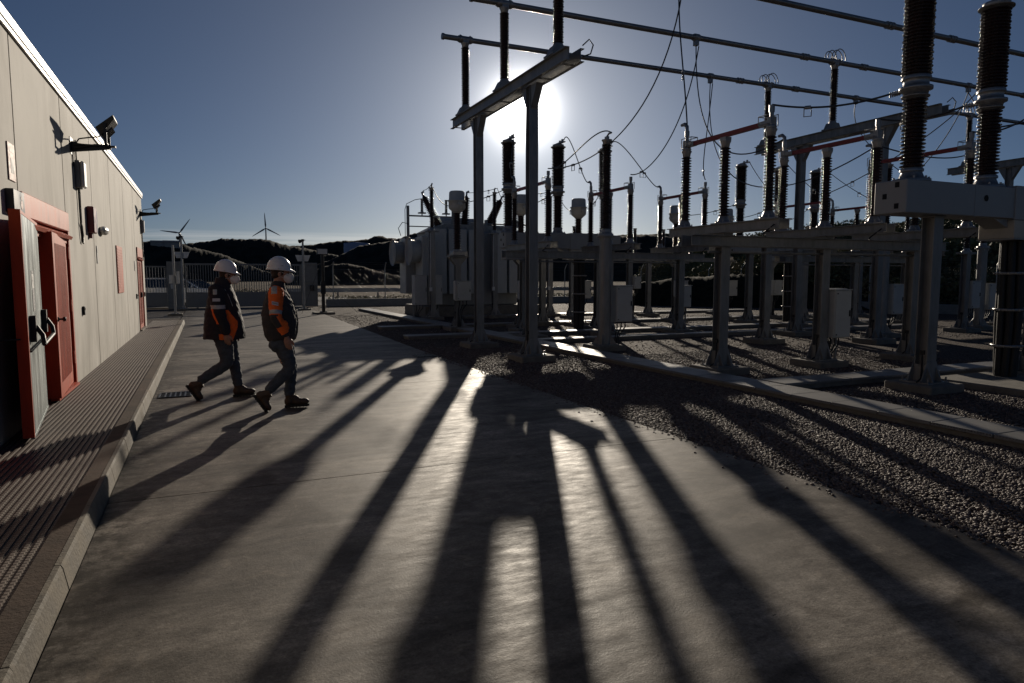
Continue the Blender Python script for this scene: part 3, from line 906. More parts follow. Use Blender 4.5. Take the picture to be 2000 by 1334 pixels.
def cabinet(parent, x, y, z, wd, dp, ht, legs=False, name='control_cabinet'):
    b = MB(); b.bbox(-wd / 2, wd / 2, -dp / 2, dp / 2, 0, ht, .008); b.box(-wd / 2 - .015, wd / 2 + .015, -dp / 2 - .02, dp / 2 + .01, ht + .001, ht + .018)
    o = b.build(name, M['cabinet'], parent, (x, y, z))
    d = MB(); d.bbox(-wd / 2 + .012, wd / 2 - .012, -dp / 2 - .018, -dp / 2 - .001, .015, ht - .015, .005); do = d.build('door', M['cabinet'], o)
    h = MB(); h.box(wd / 2 - .06, wd / 2 - .04, -dp / 2 - .035, -dp / 2 - .019, ht * .45, ht * .58); h.cyl((-wd / 2 + .04, -dp / 2 - .018, ht - .06), (-wd / 2 + .04, -dp / 2 - .03, ht - .06), .012, seg=8); h.cyl((-wd / 2 + .04, -dp / 2 - .018, .06), (-wd / 2 + .04, -dp / 2 - .03, .06), .012, seg=8)
    h.build('latch', M['black'], o)
    c = MB()
    for i in range(3):
        xx = -wd * .25 + i * wd * .25
        c.tube([(xx, 0, 0), (xx, .0, -.12), (xx * .5 - .08, .02, -.3), (xx * .3 - .12, .03, -z + .02)], .016, 6)
    c.build('conduit', M['black'], o)
    return o


def portal(x, posts_y, beam_y0, beam_y1, ins_y, label, group='steel busbar portals'):
    t = thing('busbar_portal', (x, (beam_y0 + beam_y1) / 2, 0), label, 'steel portal', group)
    oy = (beam_y0 + beam_y1) / 2
    for yy in posts_y:
        p = post(t, 0, yy - oy, 5.18, .18)
        gz = MB()
        for sy in (-1, 1):
            gz.prism([(sy * .09, -.42), (sy * .34, 0), (sy * .09, 0)], -.07, .07, 'x')
        gz.build('gusset', M['galv'], p, (0, 0, 5.06))
    b = MB()
    for sx, sd in ((-.11, -1), (.11, 1)):
        channel(b, (sx, beam_y0 - oy, 5.2), (sx, beam_y1 - oy, 5.2), .22, .07, sd)
    yy = beam_y0 - oy + .2
    while yy < beam_y1 - oy: b.box(-.104, .104, yy, yy + .08, 5.20, 5.206); yy += .9
    b.build('beam', M['galv'], t)
    for i, yy in enumerate(ins_y):
        s_ = MB(); s_.box(-.2, .2, yy - oy - .17, yy - oy + .17, 5.421, 5.45); s_.prism([(-.19, 5.451), (.19, 5.451), (.11, 5.60), (-.11, 5.60)], yy - oy - .11, yy - oy + .11, 'y')
        s_.build('pedestal', M['galv'], t)
        insulator(t, 0, yy - oy, 5.605, 7.06, .062, .098, .042, 20, foot=False)
    lp_ = MB()
    lp_.tube([(.2, beam_y0 - oy + .1, 5.5), (.3, beam_y0 - oy + .05, 5.6), (.35, beam_y0 - oy, 5.5), (.3, beam_y0 - oy, 5.35), (.17, beam_y0 - oy + .05, 5.3)], .012, 6)
    lp_.build('earth_loop', M['black'], t)
    return t


PIPE_Y = (15.6, 13.3, 10.95)
PIPE_Z = 7.14
portal(5.76, (14.79, 11.99), 10.35, 16.2, PIPE_Y, 'nearest steel portal with the sun behind its right post')
portal(15.05, (14.29, 11.79), 10.3, 15.9, PIPE_Y, 'middle steel portal rising behind the red disconnector arms')
portal(24.1, (14.2, 11.7), 10.2, 16.2, PIPE_Y, 'far steel portal at the right edge of the frame')


def busbar(y, x0, x1, label, clamps_x, feeders):
    t = thing('busbar_tube', (x0, y, PIPE_Z), label, 'busbar', 'parallel aluminium busbar tubes overhead')
    p = MB(); p.cyl((0, 0, 0), (x1 - x0, 0, 0), .060, seg=20); p.cyl((-.03, 0, 0), (.02, 0, 0), .074, seg=20); p.build('tube', M['alu'], t)
    for cx in clamps_x:
        c = MB(); c.cyl((cx - x0 - .17, 0, 0), (cx - x0 + .17, 0, 0), .076, seg=16); c.box(cx - x0 - .07, cx - x0 + .07, -.07, .07, -.09, -.03)
        for k in (-.12, .12): c.cyl((cx - x0 + k, 0, -.0), (cx - x0 + k, 0, .098), .016, seg=6); c.cyl((cx - x0 + k - .02, 0, 0), (cx - x0 + k + .02, 0, 0), .088, seg=16)
        c.build('support_clamp', M['fitting'], t)
        if cx > 10:
            for dx in (-1.05, 1.05):
                s_ = MB(); s_.cyl((cx - x0 + dx - .10, 0, 0), (cx - x0 + dx + .10, 0, 0), .072, seg=16)
                for k in (-.09, 0, .09): s_.cyl((cx - x0 + dx + k - .012, 0, 0), (cx - x0 + dx + k + .012, 0, 0), .082, seg=16)
                s_.build('joint_sleeve', M['fitting'], t)
            for r_, cxx in ((.20, .12), (.15, -.16)):
                lo = MB()
                for yo in (-.05, .05):
                    lo.tube([(cx - x0 + cxx + r_ * math.cos(a_), yo, .06 + 1.35 * r_ * math.sin(a_)) for a_ in np.linspace(0, math.pi, 13)], .012, 6)
                lo.build('flexible_loop', M['alu'], t)
    for fx in feeders:
        c = MB(); c.cyl((fx - x0 - .06, 0, 0), (fx - x0 + .06, 0, 0), .085, seg=16); c.box(fx - x0 - .05, fx - x0 + .05, -.05, .05, -.18, -.05); c.cyl((fx - x0 - .1, 0, .0), (fx - x0 + .1, 0, 0), .07, seg=12)
        c.build('feeder_clamp', M['fitting'], t)


PH1 = (7.9, 10.2, 12.6)
busbar(PIPE_Y[0], 5.22, 31, 'farthest of the three overhead busbar tubes, lowest in the sky', (5.76, 15.05, 24.1), (12.95, 18.6))
busbar(PIPE_Y[1], 5.05, 31, 'middle overhead busbar tube with two clamped droppers', (5.76, 15.05, 24.1), (10.6, 20.4))
busbar(PIPE_Y[2], 5.2, 31, 'nearest overhead busbar tube crossing the top right corner', (5.76, 15.05, 24.1), (8.3, 17.9))


def disconnector(xs, yc, label, z_b=2.34, seg=16):
    """three-pole centre-rotating disconnector on three posts"""
    x0 = xs[0]
    t = thing('disconnector', (x0, yc, 0), label, 'disconnector', 'three-pole disconnectors with red arms')
    for x in xs: post(t, x - x0, 0, 2.12, .18)
    m = MB()
    for sy, sd in ((-.13, -1), (.13, 1)):
        channel(m, (-.75, sy, 2.125), (xs[2] - x0 + .75, sy, 2.125), .17, .065, sd)
    m.build('cross_beam', M['galv'], t)
    dr = MB(); dr.cyl((-.3, 0, 2.03), (xs[2] - x0 + .3, 0, 2.03), .022, seg=8)
    dr.build('drive_rod', M['galv'], t)
    for i, x in enumerate(xs):
        dx = x - x0
        b = MB()
        for sx, sd in ((-.10, -1), (.10, 1)): channel(b, (dx + sx, -1.32, z_b), (dx + sx, 1.32, z_b), .15, .06, sd)
        b.box(dx - .094, dx + .094, -.14, .14, z_b - .045, z_b)
        for yy in (-1.0, 0, 1.0): b.box(dx - .17, dx + .17, yy - .12, yy + .12, z_b + .1501, z_b + .165)
        b.build('pole_beam', M['galv'], t)
        g_ = MB(); g_.tube([(dx - .12, -1.25, z_b + .06), (dx - .2, -1.1, z_b - .08), (dx + .05, -.9, z_b - .1)], .011, 5); g_.build('earth_wire', M['black'], t)
        for yy in (-1.0, 0, 1.0): insulator(t, dx, yy, z_b + .166, 3.84, .054, .092, .047, seg)
        ar = MB(); ar.box(dx - .033, dx + .033, -.78, .78, 3.905, 3.975); ao = ar.build('arm', M['red_arm'], t)
        for s_ in (-1, 1):
            ae = MB(); ae.box(dx - .04, dx + .04, min(s_ * .781, s_ * .99), max(s_ * .781, s_ * .99), 3.90, 3.98); ae.build('arm_tip', M['fitting'], ao)
        ae = MB(); ae.box(dx - .06, dx + .06, -.07, .07, 3.842, 3.9); ae.build('arm_saddle', M['fitting'], ao)
        for s_ in (-1, 1):
            c = MB(); y_ = s_ * 1.0
            c.box(dx - .05, dx + .05, y_ - .05, y_ + .05, 3.841, 4.02)
            c.lathe([(.06, 0), (.085, .03), (.05, .07)], (dx, y_, 3.842), seg=12)
            for sx in (-1, 1):
                c.tube([(dx + sx * .07, y_, 3.92), (dx + sx * .07, y_ - s_ * .2, 3.92), (dx + sx * .07, y_ - s_ * .2, 4.05), (dx + sx * .07, y_ + s_ * .06, 4.05), (dx + sx * .07, y_ + s_ * .06, 3.88)], .008, 5)
            c.tube([(dx - .07, y_ - s_ * .2, 4.05), (dx + .07, y_ - s_ * .2, 4.05)], .008, 5)
            c.cyl((dx, y_, 4.02), (dx, y_, 4.12), .032, seg=8); c.cyl((dx, y_, 4.09), (dx, y_, 4.19), .042, seg=8)
            if s_ > 0: c.tube([(dx, y_, 4.19), (dx, y_ + .01, 4.27), (dx, y_ + .07, 4.32), (dx, y_ + .16, 4.32)], [.03, .034, .034, .026], 8)
            c.build('jaw_contact', M['fitting'], t)
    return t


disconnector(PH1, 9.1, 'nearest disconnector with three dull red arms on three grey posts')
disconnector((7.72, 10.1, 12.5), 16.15, 'second disconnector with dark red arms, right of the sunlit portal post', seg=12)
disconnector((17.6, 20.1, 22.6), 16.6, 'third disconnector with thin red arms, behind the middle portal', seg=12)


def breaker(x0, y, label, seg, sp=1.6, left=-.40, under=False):
    """live-tank breaker: three poles on one box beam, mechanism box and cable riser below"""
    t = thing('circuit_breaker', (x0, y, 0), label, 'circuit breaker', 'three-pole circuit breakers on box beams')
    b = MB(); b.bbox(left, 1.02, -.24, .24, 2.46, 2.90, .012); b.box(1.0, 1.03, -.243, .243, 2.457, 2.903)
    b.bbox(1.016, 3.66, -.238, .238, 2.462, 2.898, .006)
    b.prism([(1.55, 2.47), (1.902, 2.47), (1.902, 2.33)], -.16, .16, 'y')
    b.build('box_beam', M['breaker_box'], t)
    if under:
        u_ = MB(); u_.bbox(left + .04, .38, -.2, .2, 2.12, 2.452, .01); u_.bbox(.60, 1.5, -.2, .2, 2.16, 2.452, .01); u_.box(.381, .599, -.19, -.11, 2.2, 2.45); u_.box(.381, .599, .11, .19, 2.2, 2.45)
        u_.build('drive_housing', M['breaker_box'], t)
    sl = MB()
    for (yy, z) in ((-.13, 2.80), (-.13, 2.52), (.05, 2.66)): sl.box(left - .006, left - .0005, yy, yy + .06, z, z + .07)
    sl.cyl((1.25, -.2405, 2.72), (1.25, -.245, 2.72), .045, seg=16)
    sl.build('bolt_slots', M['dark'], t)
    mb_ = MB(); mb_.bbox(1.904, 2.90, -.26, .26, 2.44, 2.93, .01); mb_.box(1.90, 2.91, -.27, .27, 2.16, 2.178)
    lw = MB(); lw.bbox(1.91, 2.895, -.255, .255, 2.18, 2.438, .008); lw.build('lower_panel', M['tan_panel'], t)
    mo = mb_.build('mechanism_box', M['breaker_box'], t)
    for x in (.49, 3.0): post(t, x, 0, 2.455, .19)
    ri = MB()
    for i in range(7):
        a_ = 2 * math.pi * i / 7
        ri.tube([(2.35 + .1 * math.cos(a_), .1 * math.sin(a_), .02), (2.35 + .13 * math.cos(a_ + .2), .13 * math.sin(a_ + .2), .9), (2.35 + .12 * math.cos(a_), .12 * math.sin(a_), 2.15)], .055, 8)
    ri.cyl((2.35, 0, .02), (2.35, 0, 2.15), .12, seg=12)
    ro = ri.build('cable_riser', M['black'], t)
    for z in (.55, 1.1, 1.65):
        st = MB()
        st.lathe([(.205, 0), (.215, .01), (.215, .03), (.205, .04)], (2.35, 0, z), seg=16, caps=False)
        for k in range(16):
            c_, s_ = math.cos(k * math.pi / 8) * .222, math.sin(k * math.pi / 8) * .222
            st.box(2.35 + c_ - .008, 2.35 + c_ + .008, s_ - .008, s_ + .008, z + .008, z + .032)
        st.build('strap', M['fitting'], ro)
    for i in range(3):
        px = i * sp
        pe = MB(); pe.lathe([(.24, 0), (.24, .03), (.16, .05), (.13, .12), (.125, .14)], (px, 0, 2.902), seg=seg)
        for k in range(8):
            c_, s_ = math.cos(k * math.pi / 4) * .21, math.sin(k * math.pi / 4) * .21
            pe.cyl((px + c_, s_, 2.93), (px + c_, s_, 2.965), .016, seg=6)
        pe.build('pole_flange', M['fitting'], t)
        insulator(t, px, 0, 3.04, 4.04, .105, .155, .048, seg, foot=False, head=False)
        f = MB(); f.lathe([(.12, 0), (.15, .02), (.16, .06), (.205, .08), (.205, .115), (.16, .125), (.155, .20), (.17, .215)], (px, 0, 4.04), seg=seg)
        f.box(px - .05, px + .05, -.42 if False else .1, .34, 4.13, 4.155)
        for k in range(5): f.cyl((px, .24 + k * .035, 4.11), (px, .24 + k * .035, 4.18), .012, seg=6)
        f.build('terminal_flange', M['fitting'], t)
        insulator(t, px, 0, 4.255, 5.44, .135, .190, .044, seg, foot=False, head=False)
        h = MB(); h.lathe([(.15, 0), (.17, .02), (.17, .06), (.12, .08)], (px, 0, 5.44), seg=seg); h.box(px - .05, px + .05, -.36, .05, 5.52, 5.55)
        h.cyl((px, -.12, 5.54), (px, -.12, 5.60), .04, seg=10); h.cyl((px, -.26, 5.54), (px, -.26, 5.62), .035, seg=10)
        h.build('top_terminal', M['fitting'], t)
    return t


breaker(8.85, 6.48, 'nearest circuit breaker with huge brown insulators on a grey box beam', 32)
breaker(8.05, 18.3, 'circuit breaker behind the sunlit portal post with three dark stacks', 20, left=-.2, under=True)
breaker(17.1, 18.85, 'circuit breaker far behind the middle portal', 16, sp=1.75)
pd = MB(); pd.bbox(10.0, 12.6, 5.0, 6.45 + .45, -.02, .10, .02)
tag(pd.build('concrete_slab', M['concrete_pad']), 'flat tan concrete slab under the nearest circuit breaker', 'slab')


def cvt(x, y, label, seg=20, box=True, ztop=4.6):
    t = thing('voltage_transformer', (x, y, 0), label, 'voltage transformer', 'voltage transformers on tube posts')
    p = MB(); p.cyl((0, 0, .13), (0, 0, 2.5), .135, seg=20); p.lathe([(.21, 0), (.21, .03)], (0, 0, 2.5), seg=20); p.box(-.24, .24, -.24, .24, .12, .14)
    for k in range(4):
        a_ = k * math.pi / 2 + math.pi / 4
        rot = Matrix.Rotation(a_, 3, 'Z')
        vs = [rot @ Vector(q_) for q_ in ((.13, -.008, .14), (.27, -.008, .14), (.13, -.008, .36), (.13, .008, .14), (.27, .008, .14), (.13, .008, .36))]
        p.add(vs, [(0, 1, 2), (3, 5, 4), (0, 3, 4, 1), (1, 4, 5, 2), (2, 5, 3, 0)])
    po = p.build('tube_post', M['galv'], t)
    pad = MB(); pad.bbox(-.36, .36, -.36, .36, -.03, .119, .02); pad.build('concrete_pad', M['concrete_pad'], po)
    tk = MB(); tk.lathe([(.17, 0), (.17, .04), (.10, .06), (.10, .10)], (0, 0, 2.532), seg=seg)
    for k in range(6): tk.cyl((.15 * math.cos(k), .15 * math.sin(k), 2.44), (.15 * math.cos(k), .15 * math.sin(k), 2.60), .012, seg=6)
    tk.build('base_flange', M['fitting'], t)
    insulator(t, 0, 0, 2.63, ztop, .070, .108, .052, seg, foot=False, mp=M['porcelain'])
    tt = MB(); tt.box(-.03, .03, -.05, .05, ztop + .001, ztop + .07); tt.tube([(0, 0, ztop + .07), (0, -.08, ztop + .12), (0, -.18, ztop + .12)], .022, 6); tt.box(-.06, .06, .03, .10, ztop - .16, ztop - .08)
    tt.build('top_terminal', M['fitting'], t)
    if box: cabinet(t, .42, -.02, .62, .42, .26, .80)
    return t


cvt(8.12, 13.13, 'voltage transformer on a round tube post with a grey cabinet, right of the portal')
cvt(16.72, 12.9, 'voltage transformer standing just right of the middle portal', 12)
cvt(22.0, 13.6, 'voltage transformer between the middle and far portals', 12)
# separate H posts
def iso_post(x, y, z, label, cab=None, ins=None):
    t = thing('equipment_post', (x, y, 0), label, 'steel post', 'free-standing equipment posts')
    post(t, 0, 0, z, .18)
    if cab: cabinet(t, *cab)
    h = MB(); h.box(-.3, .3, -.12, .12, z, z + .06); h.build('head_plate', M['galv'], t)
    if ins: insulator(t, 0, 0, z + .061, z + ins, .06, .095, .05, 14)
    return t
iso_post(12.57, 12.9, 2.38, 'steel post carrying one tall insulator behind the nearest disconnector', None, 2.2)
iso_post(14.6, 21.9, 2.3, 'steel post with a small box seen beneath the second disconnector', (.25, -.1, 1.2, .3, .2, .45), 1.3)
iso_post(10.45, 20.9, 2.3, 'far steel post left of the round tube post', None, None)
iso_post(20.6, 13.2, 2.3, 'steel post with cabinet behind the nearest breaker post', (.35, 0, .7, .4, .26, .8), 2.2)
# cabinets on the nearest disconnector's middle post
def free_cab(x, y, z, wd, dp, ht, label, pz=0):
    t = thing('control_cabinet', (x, y, 0), label, 'control cabinet', 'grey control cabinets in the yard')
    cabinet(t, 0, 0, z, wd, dp, ht, name='cabinet_body')
    l_ = MB(); l_.box(-wd / 2 + .03, -wd / 2 + .07, dp / 2 - .06, dp / 2 - .02, 0, z); l_.box(wd / 2 - .07, wd / 2 - .03, dp / 2 - .06, dp / 2 - .02, 0, z); l_.build('leg', M['galv'], t)
free_cab(10.52, 9.05, .52, .40, .30, .86, 'tall grey cabinet fixed beside the middle post of the nearest disconnector')
free_cab(12.95, 11.2, .55, .40, .28, .80, 'grey cabinet partly hidden behind the tall cabinet')
free_cab(12.85, 16.4, .75, .34, .24, .62, 'pale grey cabinet beside the second disconnector post')


def ct(x, y, label, seg=20):
    t = thing('current_transformer', (x, y, 0), label, 'current transformer', 'current transformers with drum heads')
    post(t, 0, 0, 2.05, .17)
    br = MB(); br.prism([(-.09, 2.0), (.09, 2.0), (.30, 2.24), (-.30, 2.24)], -.10, .10, 'y'); br.box(-.3, .3, -.22, .22, 2.24, 2.27); br.build('bracket', M['galv'], t)
    tk = MB(); tk.bbox(-.19, .19, -.19, .19, 2.272, 2.42, .02); tk.box(.19, .30, -.10, .10, 2.29, 2.40)
    for k in range(4): tk.cyl((-.24 + (k % 2) * .48, -.18 + (k // 2) * .36, 2.2), (-.24 + (k % 2) * .48, -.18 + (k // 2) * .36, 2.33), .014, seg=6)
    tk.build('base_tank', M['fitting'], t)
    insulator(t, 0, 0, 2.42, 3.60, .085, .13, .05, seg, foot=False, head=False)
    h = MB(); h.lathe([(.09, 3.55), (.13, 3.585), (.24, 3.68), (.255, 3.72), (.255, 3.90), (.285, 3.905), (.285, 3.935), (.245, 3.94), (.235, 4.17), (.20, 4.21), (0.001, 4.22)], seg=seg)
    for s_ in (-1, 1): h.cyl((0, s_ * .24, 3.80), (0, s_ * .34, 3.80), .07, seg=12); h.cyl((0, s_ * .34, 3.80), (0, s_ * .40, 3.80), .035, seg=10)
    h.build('head', M['cabinet'], t)
    c = cabinet(t, .08, -.25, .92, .46, .22, .58)
    sb = MB(); sb.bbox(-.20, -.155, -.34, -.18, .95, 1.5, .005); sb.build('terminal_box', M['cabinet'], t)
    return t


ct(7.05, 19.9, 'current transformer with drum head and cabinet in front of the power transformer')
ct(9.2, 19.95, 'current transformer with drum head half hidden behind the sunlit portal post')
ct(11.4, 20.15, 'current transformer with drum head standing right of the portal, against the sky')
ct(15.72, 20.6, 'current transformer behind the left insulator of the nearest disconnector', 14)
ct(18.2, 20.8, 'current transformer behind the middle insulator of the nearest disconnector', 14)
ct(20.7, 21.0, 'current transformer hidden low behind the nearest disconnector beam', 14)


def arrester(x, y, label, zt=5.0):
    t = thing('surge_arrester', (x, y, 0), label, 'surge arrester', 'surge arresters on tall posts')
    post(t, 0, 0, 3.35, .19)
    h = MB(); h.box(-.25, .25, -.14, .14, 3.35, 3.39); h.build('head_plate', M['galv'], t)
    insulator(t, 0, 0, 3.392, zt, .055, .095, .052, 16)
    r = MB(); r.tube([(0, 0, zt), (0, 0, zt + .1), (0, -.08, zt + .14)], .03, 8); r.build('top_terminal', M['fitting'], t)
    cn = MB(); cn.tube([(-.1, -.1, 3.3), (-.11, -.105, 1.2)], .012, 6)
    for k in range(7): cn.box(-.125, -.095, -.12, -.095, 1.2 + k * .3, 1.23 + k * .3)
    cn.bbox(-.16, -.06, -.16, -.105, 1.1, 1.25, .005); cn.build('discharge_counter', M['white_plastic'], t)


arrester(7.95, 25.3, 'surge arrester on the tall post at the left front of the transformer')
arrester(10.65, 25.6, 'surge arrester on the tall post right of the nearest portal left post')
arrester(13.3, 25.9, 'surge arrester on a tall post right of the transformer')


def transformer():
    t = thing('power_transformer', (10.6, 28.6, 0), 'big grey power transformer with radiators, round fans and slanted bushings', 'transformer')
    OX, OY = 10.6, 28.6
    b = MB(); b.bbox(-1.9, 1.9, -1.1, 1.3, .45, 3.55, .03); b.prism([(-2.0, 3.551), (2.0, 3.551), (1.4, 3.85), (-1.4, 3.85)], -1.0, 1.2, 'y')
    b.bbox(-1.75, -.9, -1.3, -1.101, 2.4, 3.45, .02)
    b.build('tank', M['trafo_shaded'], t)
    p = MB(); p.bbox(-2.4, 2.9, -1.5, 1.7, -.05, .44, .03); p.build('plinth', M['concrete_pad'], t)
    # radiator banks facing the road and the yard
    for i, (x0, x1) in enumerate(((-2.30, -1.50), (-1.40, -.62), (-.52, .05), (.62, 1.2), (1.3, 1.95), (2.05, 2.7))):
        r = MB()
        r.bbox(x0, x1, -1.62, -1.55, .95, 3.6, .012)
        n = 6
        for k in range(n): r.box(x0 + .02, x1 - .02, -1.545 + k * .07, -1.515 + k * .07, 1.0, 3.5)
        r.cyl((x0 + .2, -1.6, 3.4), (x0 + .2, -1.1, 3.4), .05, seg=8); r.cyl((x0 + .2, -1.6, 1.1), (x0 + .2, -1.1, 1.1), .05, seg=8)
        r.build('radiator', M['trafo'], t)
    # fan bank at the left end
    for (fx, fy) in ((-3.45, -.35), (-3.15, -1.75)):
        f = MB(); f.lathe([(.56, 0), (.56, .02), (.50, .05), (.46, .10), (.45, .45), (.42, .45), (.43, .04)], (fx, fy, 2.66), (1, 0, 0), 28, caps=False)
        for k in range(5): f.lathe([(.10 + k * .08, .012), (.106 + k * .08, .012), (.106 + k * .08, .02), (.10 + k * .08, .02)], (fx, fy, 2.66), (1, 0, 0), 24, caps=False)
        f.cyl((fx + .03, fy, 2.66), (fx + .035, fy, 2.66), .47, seg=24)
        fo = f.build('fan', M['cabinet'], t)
        bl = MB(); bl.cyl((fx + .1, fy, 2.66), (fx + .3, fy, 2.66), .1, seg=12)
        for k in range(6):
            a_ = k * math.pi / 3; ca, sa = math.cos(a_), math.sin(a_); cb, sb = math.cos(a_ + .5), math.sin(a_ + .5)
            P_ = [(fx + .15, fy + .09 * ca, 2.66 + .09 * sa), (fx + .15, fy + .42 * ca, 2.66 + .42 * sa), (fx + .22, fy + .42 * cb, 2.66 + .42 * sb), (fx + .20, fy + .09 * cb, 2.66 + .09 * sb)]
            P2 = [(q_[0] + .01, q_[1], q_[2]) for q_ in P_]
            bl.add(P_ + P2, [(0, 1, 2, 3), (7, 6, 5, 4), (0, 4, 5, 1), (1, 5, 6, 2), (2, 6, 7, 3), (3, 7, 4, 0)])
        bl.build('blade', M['trafo'], fo)
        k_ = MB(); k_.bbox(fx + .43, fx + .95, fy - .45, fy + .45, .95, 3.25, .02)
        for q_ in range(6): k_.box(fx + .45 + q_ * .08, fx + .47 + q_ * .08, fy - .48, fy + .48, 1.0, 3.2)
        k_.build('radiator', M['trafo'], t)
    # control cabinets
    cabinet(t, -2.95, -2.55, .55, .50, .40, 1.15); cabinet(t, -2.35, -2.55, .55, .55, .40, 1.15)
    for xx in (-3.15, -2.15):
        lg = MB(); lg.box(xx - .03, xx + .03, -2.45, -2.39, 0, .55); lg.build('cabinet_leg', M['galv'], t)
    # conservator
    c = MB(); c.cyl((-1.2, .9, 4.0), (.9, .9, 4.0), .28, seg=24); c.box(-.9, -.82, .8, 1.0, 3.6, 3.78); c.box(.6, .68, .8, 1.0, 3.6, 3.78); c.build('conservator', M['trafo'], t)
    # HV bushings fan out
    for (x0, z0, x1, z1) in ((-1.30, 3.80, -2.0, 5.12), (-.15, 3.80, -.02, 5.22), (.95, 3.80, 1.62, 5.12)):
        ax = Vector((x1 - x0, 0, z1 - z0)); Lg = ax.length
        tu = MB(); tu.lathe([(.22, -.25), (.22, 0), (.26, 0), (.26, .04), (.12, .06)], (x0, 0, z0), ax, 16); tu.build('turret', M['trafo'], t)
        ins_ = MB(); ins_.lathe([(r_ * (1 - .28 * (h_ / Lg)), h_) for r_, h_ in ins_profile(.06, Lg - .12, .13, .215, .075)] + [(.05, Lg - .06), (.03, Lg)], (x0, 0, z0), ax, 18)
        bo = ins_.build('bushing', M['porcelain'], t)
        e_ = MB(); tip = Vector((x0, 0, z0)) + ax; u_ = ax.normalized(); e_.tube([tip, tip + u_ * .1, tip + u_ * .12 + Vector((.1, 0, .03))], .045, 8); e_.build('terminal', M['fitting'], bo)
    # auxiliary frame with small bushings at the left
    f = MB()
    for xx in (-2.9, -.95): f.box(xx - .05, xx + .05, -.9, -.8, 3.0, 4.55)
    f.box(-2.9, -.95, -.88, -.82, 4.12, 4.18); f.box(-2.9, -.95, -.88, -.82, 3.7, 3.74)
    for xx in (-2.3, -1.25): f.box(xx - .15, xx + .15, -.95, -.75, 4.25, 4.30); f.box(xx - .02, xx + .02, -.87, -.83, 4.18, 4.25)
    f.build('auxiliary_frame', M['galv'], t)
    for xx in (-2.3, -1.25): insulator(t, xx, -.85, 4.301, 4.85, .04, .07, .045, 12, foot=False)
    cb = MB(); cb.tube([(-2.3, -.85, 4.86), (-2.6, -.85, 4.80), (-2.95, -.85, 4.62), (-3.02, -.85, 4.4), (-3.02, -.85, 3.2)], .014, 6)
    cb.tube([(-3.3, -1.2, 3.3), (-3.4, -1.2, 3.6), (-3.2, -1.1, 3.85), (-2.9, -1, 3.8)], .014, 6)
    cb.build('cable', M['black'], t)
    vp = MB(); vp.cyl((-.1, -.7, 3.93), (3.0, -.7, 3.93), .03, seg=8)
    for xx in (.35, .6, 1.9, 2.1): vp.cyl((xx, -.7, 3.8), (xx, -.7, 4.1), .07, seg=10)
    for k in range(14): vp.box(-1.8 + k * .27, -1.76 + k * .27, -1.06, -1.02, 3.55, 3.66 + .04 * (k % 3))
    vp.build('oil_pipe', M['galv'], t)


transformer()
# low frame with a row of small post insulators deep in the yard
def ins_rack(x0, x1, y, n, label, z=2.3, ht=1.35):
    t = thing('insulator_rack', (x0, y, 0), label, 'insulator rack', 'far racks of post insulators')
    for xx in (.2, (x1 - x0) / 2, x1 - x0 - .2): post(t, xx, 0, z, .17)
    m = MB(); channel(m, (0, -.1, z + .005), (x1 - x0, -.1, z + .005), .15, .06, -1); channel(m, (0, .1, z + .005), (x1 - x0, .1, z + .005), .15, .06, 1); m.box(0, x1 - x0, -.15, .15, z + .156, z + .17); m.build('beam', M['galv'], t)
    for k in range(n):
        xx = .3 + k * (x1 - x0 - .6) / (n - 1)
        insulator(t, xx, 0, z + .171, z + ht, .05, .085, .05, 10)
    return t
ins_rack(13.2, 21.0, 24.2, 6, 'far rack of small post insulators seen between the portal and the nearest disconnector')
ins_rack(21.5, 28.0, 20.2, 5, 'far rack of small post insulators behind the third disconnector')


# ------------------------------------------------------------------ conductors
def catenary(p0, p1, sag, n=22, bias=.5):
    p0, p1 = Vector(p0), Vector(p1)
    pts = []
    for i in range(n + 1):
        t = i / n; p = p0.lerp(p1, t); p.z -= sag * 4 * t * (1 - t); pts.append(p)
    return pts


def bez(p0, c0, c1, p1, n=26):
    p0, c0, c1, p1 = map(Vector, (p0, c0, c1, p1))
    return [p0 * (1 - t) ** 3 + c0 * 3 * t * (1 - t) ** 2 + c1 * 3 * t * t * (1 - t) + p1 * t ** 3 for t in [i / n for i in range(n + 1)]]


NC = [0]


def conductor(pts, label, spacer=(), r=.014):
    t = thing('conductor_cable', pts[0], label, 'cable', 'slack conductor cables between the equipment')
    o0 = pts[0]
    m = MB(); m.tube([p - o0 for p in pts], r, 6); m.build('wire', M['cable'], t)
    for s_ in spacer:
        p = pts[int(s_ * (len(pts) - 1))] - o0
        c = MB(); h, w_ = .13, .05
        d = (pts[min(len(pts) - 1, int(s_ * (len(pts) - 1)) + 1)] - pts[int(s_ * (len(pts) - 1))]); d.z = 0
        d = d.normalized() if d.length > 1e-5 else Vector((1, 0, 0))
        q_ = [p + d * w_, p + d * w_ - Vector((0, 0, h)), p - d * w_ - Vector((0, 0, h)), p - d * w_, p + d * w_]
        c.tube(q_, .009, 6); c.cyl(p - d * .04, p + d * .04, .028, seg=8); c.build('spacer_clamp', M['fitting'], t)
    return t


Z1 = 4.30
